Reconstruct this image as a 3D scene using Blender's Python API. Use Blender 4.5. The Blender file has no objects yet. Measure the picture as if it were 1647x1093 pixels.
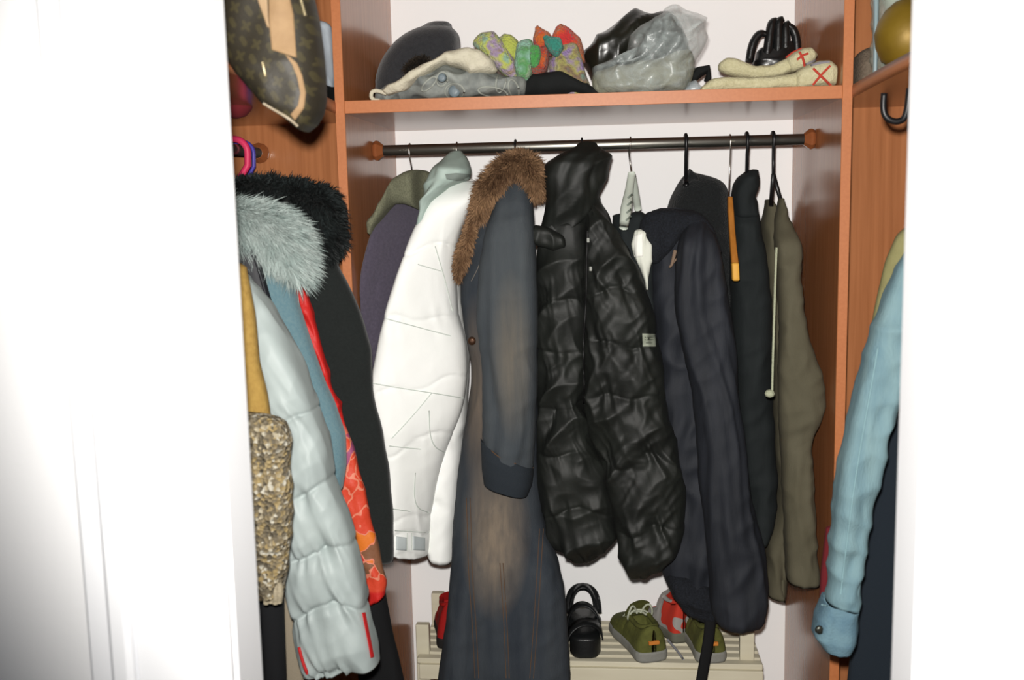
import bpy, bmesh, math, random
import numpy as np
from mathutils import Vector, Matrix
from mathutils.bvhtree import BVHTree

# ------------------------------------------------------------------ camera, light, exposure
SC = bpy.context.scene
COL = SC.collection
W_, H_, F_ = 1647, 1093, 1600.0
YAW, TILT, ROLL = map(math.radians, (5.2, 7.7, 1.25))
CC = np.array((0, 0, 1.47))
fwd = np.array((-math.sin(YAW)*math.cos(TILT), math.cos(YAW)*math.cos(TILT), -math.sin(TILT)))
r0 = np.array((math.cos(YAW), math.sin(YAW), 0.0)); u0 = np.cross(r0, fwd)
RT = r0*math.cos(ROLL) - u0*math.sin(ROLL)
UP = u0*math.cos(ROLL) + r0*math.sin(ROLL)
cd = bpy.data.cameras.new('camera'); cam = bpy.data.objects.new('camera', cd); COL.objects.link(cam)
cam.matrix_world = Matrix(((RT[0], UP[0], -fwd[0], CC[0]), (RT[1], UP[1], -fwd[1], CC[1]), (RT[2], UP[2], -fwd[2], CC[2]), (0, 0, 0, 1)))
cd.sensor_width = 36; cd.lens = F_/W_*36; cd.clip_start = 0.02
cd.dof.use_dof = True; cd.dof.focus_distance = 2.35; cd.dof.aperture_fstop = 4.0
SC.camera = cam
wd = bpy.data.worlds.new('room_light'); SC.world = wd; wd.use_nodes = True
wd.node_tree.nodes['Background'].inputs[0].default_value = (0.82, 0.9, 1.0, 1)
wd.node_tree.nodes['Background'].inputs[1].default_value = 0.13
ld = bpy.data.lights.new('camera_flash', 'SPOT'); flash = bpy.data.objects.new('camera_flash', ld); COL.objects.link(flash)
flash.location = (-0.015, 0.02, 1.535)
ld.energy = 230; ld.shadow_soft_size = 0.022; ld.spot_size = math.radians(90); ld.spot_blend = 0.75; ld.color = (1.0, 0.965, 0.92)
tgt = Vector((0.16, 2.3, 1.36)); flash.rotation_euler = (tgt - flash.location).to_track_quat('-Z', 'Y').to_euler()
SC.view_settings.view_transform = 'Standard'; SC.view_settings.look = 'None'
SC.view_settings.exposure = 0.0; SC.view_settings.gamma = 1.0; SC.view_settings.use_curve_mapping = False

# ------------------------------------------------------------------ helpers
def P(px, py, Y):
    """point of the place seen at photo position (px, py), at depth Y behind the camera plane"""
    d = fwd + RT*(px - W_/2)/F_ - UP*(py - H_/2)/F_
    return CC + d*(Y - CC[1])/d[1]
def ray(px, py):
    d = fwd + RT*(px - W_/2)/F_ - UP*(py - H_/2)/F_
    return d/np.linalg.norm(d)
def lin(c):
    return tuple(((v/255)/12.92 if v/255 <= 0.04045 else ((v/255+0.055)/1.055)**2.4) for v in c)

class Noise:
    def __init__(s, seed, k=9):
        g = np.random.RandomState(seed); a = g.uniform(0, 2*math.pi, k); f = g.uniform(0.5, 1.7, k)
        s.kx, s.ky, s.ph = np.cos(a)*f, np.sin(a)*f, g.uniform(0, 6.28, k); s.k = k
    def __call__(s, x, y):
        x = np.asarray(x, float)*6.28; y = np.asarray(y, float)*6.28
        o = 0
        for i in range(s.k): o = o + np.sin(s.kx[i]*x + s.ky[i]*y + s.ph[i])
        return o/math.sqrt(s.k)

MATS = {}
def mat(name, col, rough=0.8, col2=None, nscale=40, bump=0.0, bscale=200, spec=0.3, metal=0.0, sheen=0.0, stretch=(1, 1, 1), trans=0.0, coat=0.0, namt=1.0, extra=None):
    if name in MATS: return MATS[name]
    m = bpy.data.materials.new(name); m.use_nodes = True; nt = m.node_tree; N = nt.nodes; L = nt.links
    b = N['Principled BSDF']
    b.inputs['Roughness'].default_value = rough; b.inputs['Metallic'].default_value = metal
    b.inputs['Specular IOR Level'].default_value = spec
    b.inputs['Sheen Weight'].default_value = sheen; b.inputs['Coat Weight'].default_value = coat; b.inputs['Coat Roughness'].default_value = 0.2
    c1 = lin(col) + (1,); b.inputs['Base Color'].default_value = c1
    tc = N.new('ShaderNodeTexCoord'); mp = N.new('ShaderNodeMapping'); mp.inputs['Scale'].default_value = stretch
    L.new(tc.outputs['Object'], mp.inputs['Vector'])
    if col2 is not None:
        n = N.new('ShaderNodeTexNoise'); n.inputs['Scale'].default_value = nscale; n.inputs['Detail'].default_value = 5
        L.new(mp.outputs[0], n.inputs['Vector'])
        r = N.new('ShaderNodeValToRGB'); r.color_ramp.elements[0].position = 0.5-0.22*namt; r.color_ramp.elements[1].position = 0.5+0.22*namt
        r.color_ramp.elements[0].color = c1; r.color_ramp.elements[1].color = lin(col2) + (1,)
        L.new(n.outputs['Fac'], r.inputs[0]); L.new(r.outputs[0], b.inputs['Base Color'])
    if bump:
        n2 = N.new('ShaderNodeTexNoise'); n2.inputs['Scale'].default_value = bscale; n2.inputs['Detail'].default_value = 3
        L.new(mp.outputs[0], n2.inputs['Vector'])
        bp = N.new('ShaderNodeBump'); bp.inputs['Strength'].default_value = bump; bp.inputs['Distance'].default_value = 0.004
        L.new(n2.outputs['Fac'], bp.inputs['Height']); L.new(bp.outputs[0], b.inputs['Normal'])
    if extra: extra(nt, b, mp)
    MATS[name] = m
    return m

def tag(o, label=None, cat=None, group=None, kind=None):
    if label: o['label'] = label
    if cat: o['category'] = cat
    if group: o['group'] = group
    if kind: o['kind'] = kind
    return o
def empty(name, loc, label, cat, group=None, rotz=0.0):
    o = bpy.data.objects.new(name, None); COL.objects.link(o); o.empty_display_size = 0.05
    o.location = Vector(loc); o.rotation_euler = (0, 0, rotz)
    return tag(o, label, cat, group)
def adopt(o, parent):
    """parent o (built in world coordinates) keeping it in place"""
    if parent is not None:
        chain = Matrix.Identity(4); p = parent; ms = []
        while p is not None:
            ms.append(p); p = p.parent
        for q in reversed(ms):
            loc = Matrix.Translation(q.location) @ q.rotation_euler.to_matrix().to_4x4()
            chain = chain @ (q.matrix_parent_inverse @ loc if q.parent else loc)
        o.parent = parent; o.matrix_parent_inverse = chain.inverted()
    return o
GEO = {}
LIM = {}
def mesh(name, V, Fc, m, parent=None, smooth=True, local=False):
    if not local and LIM:
        V = np.array(V, float)
        if 'z' in LIM: V[:, 2] = np.maximum(V[:, 2], LIM['z'])
        if 'x' in LIM:
            k = V[:, 1] > 2.095; V[k, 0] = np.clip(V[k, 0], *LIM['x'])
        if 'xmax' in LIM: V[:, 0] = np.minimum(V[:, 0], LIM['xmax'])
        if 'xmin' in LIM: V[:, 0] = np.maximum(V[:, 0], LIM['xmin'])
    me = bpy.data.meshes.new(name); me.from_pydata([tuple(map(float, v)) for v in V], [], [tuple(map(int, f)) for f in Fc])
    if smooth: me.polygons.foreach_set('use_smooth', [True]*len(me.polygons))
    if m: me.materials.append(m)
    me.update()
    o = bpy.data.objects.new(name, me); COL.objects.link(o)
    if local: o.parent = parent
    else: adopt(o, parent)
    GEO[o.name] = (np.array(V, float), Fc)
    return o
def box(name, x, y, z, m, parent=None, bevel=0.0015, local=False, rot=None, origin=None):
    bm = bmesh.new(); bmesh.ops.create_cube(bm, size=1)
    for v in bm.verts:
        v.co = Vector((x[0] + (v.co.x+0.5)*(x[1]-x[0]), y[0] + (v.co.y+0.5)*(y[1]-y[0]), z[0] + (v.co.z+0.5)*(z[1]-z[0])))
    if bevel: bmesh.ops.bevel(bm, geom=bm.edges[:], offset=bevel, segments=1, affect='EDGES', profile=0.5)
    if rot is not None: bmesh.ops.rotate(bm, cent=origin, matrix=rot, verts=bm.verts)
    me = bpy.data.meshes.new(name); bm.to_mesh(me); bm.free(); me.materials.append(m)
    o = bpy.data.objects.new(name, me); COL.objects.link(o)
    if local: o.parent = parent
    else: adopt(o, parent)
    return o
def smooth1(a, w):
    if w < 2: return a
    k = np.ones(w)/w; pad = w//2
    out = np.empty_like(a)
    for j in range(a.shape[1]):
        p0 = 2*a[0, j] - a[1:pad+1, j][::-1]; p1 = 2*a[-1, j] - a[-pad-1:-1, j][::-1]
        out[:, j] = np.convolve(np.concatenate([p0, a[:, j], p1]), k, 'same')[pad:pad+len(a)]
    out[0] = a[0]; out[-1] = a[-1]
    return out
def resample(K, n, sm=0.05):
    K = np.array(K, float); mid = (K[:, 0:2] + K[:, 2:4])/2 if K.shape[1] >= 4 else K[:, :2]
    s = np.concatenate([[0], np.cumsum(np.maximum(np.linalg.norm(np.diff(mid, axis=0), axis=1), 1e-3))]); s /= s[-1]
    t = np.linspace(0, 1, n)
    A = np.stack([np.interp(t, s, K[:, j]) for j in range(K.shape[1])], 1)
    w = max(1, int(n*sm)) | 1
    return smooth1(smooth1(A, w), w), s
def grid_faces(n, m, closed=True):
    F = []
    mm = m if closed else m-1
    for i in range(n-1):
        for j in range(mm):
            j2 = (j+1) % m
            F.append((i*m+j, i*m+j2, (i+1)*m+j2, (i+1)*m+j))
    return F
def loft(name, rows, Y, th, m, parent=None, n=90, mseg=64, sup=2.7, disp=None, end='hem', start='round', sm=0.05, dirY=(0, 1, 0)):
    """closed cloth body. rows: (left x, y, right x, y[, thickness factor, depth shift]) at depth Y"""
    K = [tuple(r) + (1.0, 0.0, 0.0)[len(r)-4:] for r in rows]
    K = [tuple(k[:6]) + ((k[6],) if len(k) > 6 else (0.0,)) for k in K]
    A, s = resample(K, n, sm)
    L = np.array([P(a[0], a[1], Y+a[5]) for a in A]); R = np.array([P(a[2], a[3], Y+a[5]+a[6]) for a in A])
    C = (L+R)/2; Hh = (R-L)/2; hw = np.linalg.norm(Hh, axis=1)
    T = th*A[:, 4]
    t = np.linspace(0, 2*math.pi, mseg, endpoint=False)
    ct, st = np.cos(t), np.sin(t); e = 2/sup
    cx = np.sign(ct)*np.abs(ct)**e; sx = np.sign(st)*np.abs(st)**e
    D = np.array(dirY, float)
    V = C[:, None, :] + Hh[:, None, :]*cx[None, :, None] - D[None, None, :]*(T[:, None]*sx[None, :])[:, :, None]
    hd = Hh/np.maximum(hw, 1e-6)[:, None]
    Nn = hd[:, None, :]*(ct[None, :]*T[:, None])[:, :, None] - D[None, None, :]*(st[None, :]*hw[:, None])[:, :, None]
    Nn /= np.maximum(np.linalg.norm(Nn, axis=2, keepdims=True), 1e-9)
    zl = np.concatenate([[0], np.cumsum(np.linalg.norm(np.diff(C, axis=0), axis=1))])
    if disp is not None:
        S = cx[None, :]*hw[:, None]; Z = zl[:, None] + 0*S; Vv = np.linspace(0, 1, n)[:, None] + 0*S; Uu = t[None, :] + 0*S
        lim = np.minimum(hw, T)[:, None]*0.75
        dd = disp(Uu, Vv, S, Z, zl[-1]); dd = (dd - dd.mean())*(0.3+0.7*np.abs(np.sin(Uu))**1.2); dd = np.clip(dd, -lim, None)
        V = V + Nn*dd[:, :, None]
    pre, post = [], []
    def ring(i, sc, off): return C[i] + (V[i]-V[i].mean(0)+V[i].mean(0)-C[i])*sc + off
    ax0 = C[0]-C[min(3, n-1)]; ax0 = ax0/max(np.linalg.norm(ax0), 1e-6); ax1 = C[-1]-C[-4]; ax1 = ax1/max(np.linalg.norm(ax1), 1e-6)
    q0 = min(hw[0], T[0])*0.5; q1 = min(hw[-1], T[-1])*0.5
    if start == 'round':
        pre = [ring(0, 0.05, ax0*q0), ring(0, 0.55, ax0*q0*0.85), ring(0, 0.85, ax0*q0*0.5)]
    elif start == 'hem':
        pre = [ring(0, 0.1, -ax0*0.05), ring(0, 0.85, -ax0*0.045), ring(0, 0.9, -ax0*0.008)]
    if end == 'round':
        post = [ring(-1, 0.85, ax1*q1*0.5), ring(-1, 0.55, ax1*q1*0.85), ring(-1, 0.05, ax1*q1)]
    elif end == 'hem':
        post = [ring(-1, 0.94, -ax1*0.004), ring(-1, 0.88, -ax1*0.05), ring(-1, 0.1, -ax1*0.06)]
    allr = np.concatenate([np.array(pre).reshape(-1, mseg, 3), V, np.array(post).reshape(-1, mseg, 3)], 0)
    nn = allr.shape[0]; Fc = grid_faces(nn, mseg)
    if pre: Fc.append(tuple(range(mseg)))
    if post: Fc.append(tuple(reversed(range((nn-1)*mseg, nn*mseg))))
    i0, j0 = n//2, mseg//4
    fn = np.cross(V[i0, j0+1]-V[i0, j0], V[i0+1, j0]-V[i0, j0])
    if fn @ Nn[i0, j0] < 0: Fc = [tuple(reversed(f)) for f in Fc]      # faces look outward
    return mesh(name, allr.reshape(-1, 3), Fc, m, parent)

# --- cloth relief
def puff(seams, amp, wr, seed, crumple=0.006, slant=0.0, groove=0.004):
    n1, n2, n3 = Noise(seed), Noise(seed+1), Noise(seed+2); B = np.array([0.0]+list(seams)+[1.0])
    def f(U, V, S, Z, L):
        v = np.clip(V + slant*S + 0.014*n3(S*7, V*2) + 0.01*np.sin(S*40+V*9), 0, 1)
        k = np.clip(np.searchsorted(B, v, 'right')-1, 0, len(B)-2)
        a, b = B[k], B[k+1]; fr = (v-a)/(b-a)
        dist = np.minimum(v-a, b-v)*L
        bul = amp*np.sin(np.pi*fr**1.45)**0.6
        w = np.exp(-dist/0.035)
        wrk = wr*w*(1-1.5*np.abs(n1(S*18-Z*4+0.3*np.sin(U), Z*2.5))) + wr*0.12*np.sqrt(w)*(1-2*np.abs(n2(S*36-Z*8, Z*6)))
        cr = crumple*(1-1.3*np.abs(n2(S*4.5+Z*2+np.sin(U)*0.5, Z*4.5))) + crumple*0.22*(1-1.5*np.abs(n3(S*17+Z*9, Z*10)))
        return bul + wrk + cr - groove*np.exp(-(dist/0.004)**2)
    return f
def drape(amp, freq, seed, grow=0.8, crease=0.0, base=0.25):
    n1, n2, n3 = Noise(seed), Noise(seed+1), Noise(seed+2)
    def f(U, V, S, Z, L):
        s = S + 0.02*n3(S*2, Z*2)
        fold = 0.6*n1(s*freq, Z*0.6) + 0.9*(0.5-np.abs(n2(s*freq*1.3, Z*0.9))) + 0.25*n2(s*freq*2.6, Z*1.5)
        o = amp*(base+(1-base)*V**grow)*fold
        if crease: o = o + crease*(1-1.6*np.abs(n3(S*9+Z*3, Z*9)))
        return o
    return f
def both(*fs):
    return lambda U, V, S, Z, L: sum(f(U, V, S, Z, L) for f in fs)

def tube(name, pts, r, m, parent=None, res=8, sub=1, local=False, flat=1.0, caps=True):
    Pt = np.array(pts, float)
    if sub > 1:
        t0 = np.linspace(0, 1, len(Pt)); t1 = np.linspace(0, 1, (len(Pt)-1)*sub+1)
        B = np.stack([np.interp(t1, t0, Pt[:, j]) for j in range(3)], 1); Pt = smooth1(B, sub | 1)
    n = len(Pt); rr = np.interp(np.linspace(0, 1, n), np.linspace(0, 1, len(np.atleast_1d(r))), np.atleast_1d(r)) if np.ndim(r) else np.full(n, r)
    tg = np.gradient(Pt, axis=0); tg /= np.maximum(np.linalg.norm(tg, axis=1, keepdims=True), 1e-9)
    up = np.array((0, 1.0, 0)) if abs(tg[0][1]) < 0.9 else np.array((1.0, 0, 0))
    V = []
    for i in range(n):
        a = up - tg[i]*(up@tg[i]); a /= np.linalg.norm(a); b = np.cross(tg[i], a); up = a
        for k in range(res):
            an = 2*math.pi*k/res
            V.append(Pt[i] + rr[i]*(a*math.cos(an)*flat + b*math.sin(an)))
    Fc = [tuple(reversed(f)) for f in grid_faces(n, res)]
    if caps: Fc += [tuple(reversed(range(res))), tuple(range((n-1)*res, n*res))]
    return mesh(name, V, Fc, m, parent, local=local)
def bvh(*objs):
    V, F, o = [], [], 0
    for ob in objs:
        v, f = GEO[ob.name]; V += [tuple(x) for x in v]; F += [tuple(i+o for i in q) for q in f]; o += len(v)
    return BVHTree.FromPolygons([Vector(v) for v in V], F)
def hit(tree, px, py, off=0.003, Y=None):
    d = ray(px, py); h = tree.ray_cast(Vector(CC), Vector(d))
    if h[0] is None:
        h2 = P(px, py, Y if Y else 2.3); q = tree.find_nearest(Vector(h2)); p = np.array(q[0]); return p - d*off
    return np.array(h[0]) - d*off
def patch(name, tree, rows, m, parent, off=0.003, thick=0.004, n=24, mm=16, Y=None, sm=0.04, rim=True):
    """a piece of cloth lying on the surface of a garment"""
    A, _ = resample(rows, n, sm)
    V = []
    for a in A:
        for j in range(mm):
            u = j/(mm-1); V.append(hit(tree, a[0]+(a[2]-a[0])*u, a[1]+(a[3]-a[1])*u, off, Y))
    V = np.array(V).reshape(n, mm, 3)
    for _ in range(2):
        Q = V.copy(); Q[1:-1, 1:-1] = (V[1:-1, 1:-1]*2 + V[:-2, 1:-1] + V[2:, 1:-1] + V[1:-1, :-2] + V[1:-1, 2:])/6; V = Q
    V = V.reshape(-1, 3)
    dirs = V - CC; dirs /= np.linalg.norm(dirs, axis=1, keepdims=True)
    V2 = V - dirs*thick
    k = n*mm; Fb = grid_faces(n, mm, False)
    Fc = [tuple(i+k for i in f) for f in Fb] + [tuple(reversed(f)) for f in Fb]
    bd = [j for j in range(mm)] + [i*mm+mm-1 for i in range(1, n)] + [(n-1)*mm+j for j in range(mm-2, -1, -1)] + [i*mm for i in range(n-2, 0, -1)]
    for i in range(len(bd)):
        a, b = bd[i], bd[(i+1) % len(bd)]; Fc.append((a, b, b+k, a+k))
    return mesh(name, np.concatenate([V, V2]), [tuple(reversed(f)) for f in Fc], m, parent)
def seam(name, tree, pts, r, m, parent, off=0.001, sub=8, Y=None):
    A = np.array(pts, float); t0 = np.linspace(0, 1, len(A)); t1 = np.linspace(0, 1, (len(A)-1)*sub+1)
    B = np.stack([np.interp(t1, t0, A[:, j]) for j in (0, 1)], 1); B = smooth1(B, sub | 1)
    return tube(name, [hit(tree, x, y, off, Y) for x, y in B], r, m, parent, res=6)
def fur(name, base, count, length, m, parent, seed=1, comb=(0, 0, -0.6), width=0.0016, spread=0.5, region=None):
    g = np.random.RandomState(seed); V, F = GEO[base.name]
    Q = np.array([f for f in F if len(f) == 4]); a, b, c, d = V[Q[:, 0]], V[Q[:, 1]], V[Q[:, 2]], V[Q[:, 3]]
    nr = np.cross(c-a, d-b); ar = np.linalg.norm(nr, axis=1); nr = nr/np.maximum(ar, 1e-12)[:, None]
    cen = (a+b+c+d)/4; cam_ = CC-cen; cam_ /= np.linalg.norm(cam_, axis=1, keepdims=True)
    wgt = ar*(np.clip((nr*cam_).sum(1)+0.35, 0.05, 1)); wgt /= wgt.sum()
    idx = g.choice(len(Q), count, p=wgt); u, v = g.rand(count, 1), g.rand(count, 1)
    p = (a[idx]*(1-u)+b[idx]*u)*(1-v) + (d[idx]*(1-u)+c[idx]*u)*v; nn = nr[idx]
    dr = nn + spread*g.randn(count, 3)*0.6 + np.array(comb); dr /= np.linalg.norm(dr, axis=1, keepdims=True)
    Ln = length*(0.5+0.7*g.rand(count, 1)); sd = np.cross(dr, g.randn(count, 3)); sd /= np.maximum(np.linalg.norm(sd, axis=1, keepdims=True), 1e-6); sd *= width*(0.6+0.8*g.rand(count, 1))
    bend = np.array((0, 0, -1.0))*0.35 + 0.25*g.randn(count, 3)
    p1 = p + dr*Ln*0.55 + bend*Ln*0.12; p2 = p + dr*Ln + bend*Ln*0.5; p = p - nn*0.002
    VV = np.stack([p-sd, p+sd, p1-sd*0.8, p1+sd*0.8, p2], 1).reshape(-1, 3)
    k = np.arange(count)*5
    FF = [(i, i+1, i+3, i+2) for i in k] + [(i+2, i+3, i+4) for i in k]
    o = mesh(name, VV, FF, m, parent)
    at = o.data.attributes.new('shade', 'FLOAT', 'POINT'); at.data.foreach_set('value', np.repeat(g.rand(count), 5).astype(np.float32))
    o['kind'] = 'stuff'
    return o
def fur_mat(name, c1, c2):
    m = mat(name, c1, rough=0.65, spec=0.25)
    nt = m.node_tree; b = nt.nodes['Principled BSDF']; at = nt.nodes.new('ShaderNodeAttribute'); at.attribute_name = 'shade'
    tc = nt.nodes.new('ShaderNodeTexCoord'); n = nt.nodes.new('ShaderNodeTexNoise'); n.inputs['Scale'].default_value = 22; nt.links.new(tc.outputs['Object'], n.inputs['Vector'])
    ad = nt.nodes.new('ShaderNodeMath'); ad.operation = 'MULTIPLY_ADD'; ad.inputs[1].default_value = 0.55; nt.links.new(at.outputs['Fac'], ad.inputs[0])
    mu = nt.nodes.new('ShaderNodeMath'); mu.operation = 'MULTIPLY_ADD'; mu.inputs[1].default_value = 2.2; mu.inputs[2].default_value = -0.88; nt.links.new(n.outputs['Fac'], mu.inputs[0]); nt.links.new(mu.outputs[0], ad.inputs[2])
    r = nt.nodes.new('ShaderNodeMixRGB'); r.inputs[1].default_value = lin(c1)+(1,); r.inputs[2].default_value = lin(c2)+(1,)
    ad.use_clamp = True; nt.links.new(ad.outputs[0], r.inputs[0]); nt.links.new(r.outputs[0], b.inputs['Base Color'])
    return m
def lathe(name, prof, m, parent=None, axis='z', center=(0, 0, 0), seg=28, local=False, smooth=True):
    V, n = [], len(prof)
    for r, h in prof:
        for k in range(seg):
            a = 2*math.pi*k/seg; p = (r*math.cos(a), r*math.sin(a), h)
            if axis == 'x': p = (p[2], p[0], p[1])
            if axis == 'y': p = (p[1], p[2], p[0])
            V.append((p[0]+center[0], p[1]+center[1], p[2]+center[2]))
    Fc = grid_faces(n, seg) + [tuple(reversed(range(seg))), tuple(range((n-1)*seg, n*seg))]
    return mesh(name, V, Fc, m, parent, smooth=smooth, local=local)

# ------------------------------------------------------------------ materials of the setting
def wood_extra(strength):
    def f(nt, b, mp):
        N, L = nt.nodes, nt.links
        tc = [x for x in N if x.type == 'TEX_COORD'][0]
        m2 = N.new('ShaderNodeMapping'); m2.inputs['Scale'].default_value = strength; L.new(tc.outputs['Object'], m2.inputs['Vector'])
        n = N.new('ShaderNodeTexNoise'); n.inputs['Scale'].default_value = 1.6; n.inputs['Detail'].default_value = 8; L.new(m2.outputs[0], n.inputs['Vector'])
        r = N.new('ShaderNodeValToRGB'); r.color_ramp.elements[0].position = 0.32; r.color_ramp.elements[1].position = 0.7
        c = b.inputs['Base Color'].default_value
        r.color_ramp.elements[0].color = (c[0]*0.84, c[1]*0.80, c[2]*0.76, 1); r.color_ramp.elements[1].color = (min(1, c[0]*1.08), c[1]*1.08, c[2]*1.08, 1)
        L.new(n.outputs['Fac'], r.inputs[0]); L.new(r.outputs[0], b.inputs['Base Color'])
    return f
WALL = mat('white_paint', (240, 240, 240), rough=0.85, spec=0.2, bump=0.05, bscale=120)
CASE = mat('white_gloss_paint', (240, 241, 243), rough=0.45, spec=0.4)
WOOD = mat('cherry_laminate', (164, 106, 68), rough=0.2, spec=0.6, extra=wood_extra((60, 60, 2.2)))
WEDGE = mat('cherry_edge_band', (180, 111, 67), rough=0.45, spec=0.4, col2=(171, 103, 60), nscale=160)
FLOORM = mat('floor_boards', (120, 84, 58), rough=0.5, col2=(96, 64, 42), nscale=6, stretch=(1, 12, 1))
CHROME = mat('dark_chrome', (170, 168, 160), rough=0.36, metal=1.0)
STEEL = mat('steel_wire', (190, 186, 178), rough=0.25, metal=1.0)
BLKPL = mat('black_plastic', (18, 18, 20), rough=0.4, spec=0.4)
KNOBW = mat('varnished_knob_wood', (132, 76, 44), rough=0.25, spec=0.6)

# ------------------------------------------------------------------ the setting
XL, XR, YF, YB = -0.534, 0.487, 2.10, 2.62       # inner faces of the middle bay
TH = 0.020
def struct(o): o['kind'] = 'structure'; return o
struct(box('wall_back', (-1.3, 1.3), (YB, YB+0.1), (0, 2.6), WALL, bevel=0))
struct(box('wall_left', (-1.24, -1.14), (1.2, YB), (0, 2.6), WALL, bevel=0))
struct(box('wall_right', (1.10, 1.20), (1.2, YB), (0, 2.6), WALL, bevel=0))
struct(box('floor', (-2.2, 2.2), (-1.2, YB), (-0.05, 0), FLOORM, bevel=0))
struct(box('ceiling', (-1.3, 1.3), (1.2, YB), (2.5, 2.6), WALL, bevel=0))
DL, DR = -0.446, 0.352
wf = struct(tag(box('wall_front', (-2.2, DL-0.02), (1.125, 1.2), (0, 2.6), WALL, bevel=0)))
box('wall_section', (DR+0.02, 2.2), (1.125, 1.2), (0, 2.6), WALL, wf, bevel=0)
box('lintel', (DL-0.02, DR+0.02), (1.125, 1.2), (2.08, 2.6), WALL, wf, bevel=0)
def casing(nm, x_in, s):
    b = struct(box(nm, tuple(sorted((x_in, x_in-s*0.02))), (1.115, 1.2), (0, 2.07), CASE, bevel=0.003))
    box('flat_board', tuple(sorted((x_in-s*0.004, x_in-s*0.122))), (1.10, 1.125), (0, 2.15), CASE, b, bevel=0.004)
    box('outer_bead', tuple(sorted((x_in-s*0.122, x_in-s*0.150))), (1.088, 1.125), (0, 2.17), CASE, b, bevel=0.006)
    box('back_band', tuple(sorted((x_in-s*0.150, x_in-s*0.185))), (1.105, 1.125), (0, 2.17), CASE, b, bevel=0.005)
casing('trim_1', DL, 1); casing('trim_2', DR, -1)

# ------------------------------------------------------------------ fitted wardrobe
wr = empty('fitted_wardrobe', (-0.02, 2.36, 0), 'cherry wood fitted wardrobe with upright panels and a long top shelf', 'wardrobe')
def upright(x0, x1):
    p = box('upright_panel', (x0, x1), (YF+0.002, YB-0.001), (0, 2.45), WOOD, wr, bevel=0)
    box('edge_band', (x0, x1), (YF-0.001, YF+0.002), (0, 2.45), WEDGE, p, bevel=0.0006)
upright(XL-TH, XL); upright(XR, XR+TH)
SZ0, SZ1 = 1.669, 1.695
sh = box('shelf', (XL, XR), (YF+0.004, YB-0.001), (SZ0, SZ1), WOOD, wr, bevel=0)
box('edge_band', (XL, XR), (YF+0.001, YF+0.004), (SZ0, SZ1), WEDGE, sh, bevel=0.0006)
for s in (-1, 1):
    xa, xb = (-1.139, XL-TH) if s < 0 else (XR+TH, 1.099)
    box('end_panel', (xa, xb), (2.33, 2.348), (0, 2.45), WOOD, wr, bevel=0)
    # side shelf whose front edge sweeps towards the doorway
    e0 = XL-TH if s < 0 else XR+TH
    ys = np.linspace(2.33, 1.25, 20); ex = []
    for y in ys:
        k = max(0, min(1, (2.1-y)/0.55)); ex.append(e0 - s*0.022*math.sin(k*math.pi/2) if y < 2.1 else e0)
    out = xa if s < 0 else xb
    V = []; m_ = len(ys)
    for z in (SZ0, SZ1):
        for y, x in zip(ys, ex): V += [(x, y, z), (out, y, z)]
    Fc = []
    k2 = 2*m_
    for i in range(m_-1):
        a, b, c, d = 2*i, 2*i+1, 2*i+3, 2*i+2
        Fc += [(a, b, c, d), (a+k2, d+k2, c+k2, b+k2), (a, d, d+k2, a+k2), (b, b+k2, c+k2, c)]
    Fc += [(0, k2, k2+1, 1), (k2-2, k2-1, 2*k2-1, 2*k2-2)]
    o = mesh('side_shelf', V, Fc if s < 0 else [tuple(reversed(f)) for f in Fc], WOOD, wr, smooth=False)
    tube('edge_band', [(x-s*0.0005, y, (SZ0+SZ1)/2) for x, y in zip(ex[3:], ys[3:])], 0.0128, WEDGE, o, res=4, flat=0.12)
    box('upper_shelf', (xa, -0.58 if s < 0 else 0.53), (1.25, 2.33), (2.06, 2.085), WOOD, wr, bevel=0)

def rail(nm, p0, p1, label, knobs):
    c = (np.array(p0)+np.array(p1))/2
    r = empty(nm, c, label, 'clothes rail')
    tube('rod', [p0, p1], 0.0125, CHROME, r, res=20)
    for q, ax in knobs:
        prof = [(0.006, 0), (0.021, 0.001), (0.024, 0.006), (0.024, 0.011), (0.0135, 0.024), (0.004, 0.0245)]
        if ax == 'x-': prof2 = [(a, -b) for a, b in prof][::-1]; lathe('knob', prof2, KNOBW, r, 'x', q, seg=10, smooth=False)
        elif ax == 'x+': lathe('knob', prof, KNOBW, r, 'x', q, seg=10, smooth=False)
        else: lathe('knob', [(a, -b) for a, b in prof][::-1], KNOBW, r, 'y', q, seg=12, smooth=False)
    return r
RY, RZ = 2.36, 1.605
rail('clothes_rail', (XL+0.004, RY, RZ), (XR-0.004, RY, RZ), 'polished metal clothes rail under the long shelf between wooden knobs', [((XL, RY, RZ), 'x+'), ((XR, RY, RZ), 'x-')])
rail('clothes_rail', (-0.80, 2.325, RZ), (-0.80, 1.25, RZ), 'metal clothes rail with a wooden knob holding the pink hanger', [((-0.80, 2.33, RZ), 'y-')])
rail('clothes_rail', (0.78, 2.325, RZ), (0.78, 1.25, RZ), 'metal clothes rail carrying the light blue denim jacket', [((0.78, 2.33, RZ), 'y-')])

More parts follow.
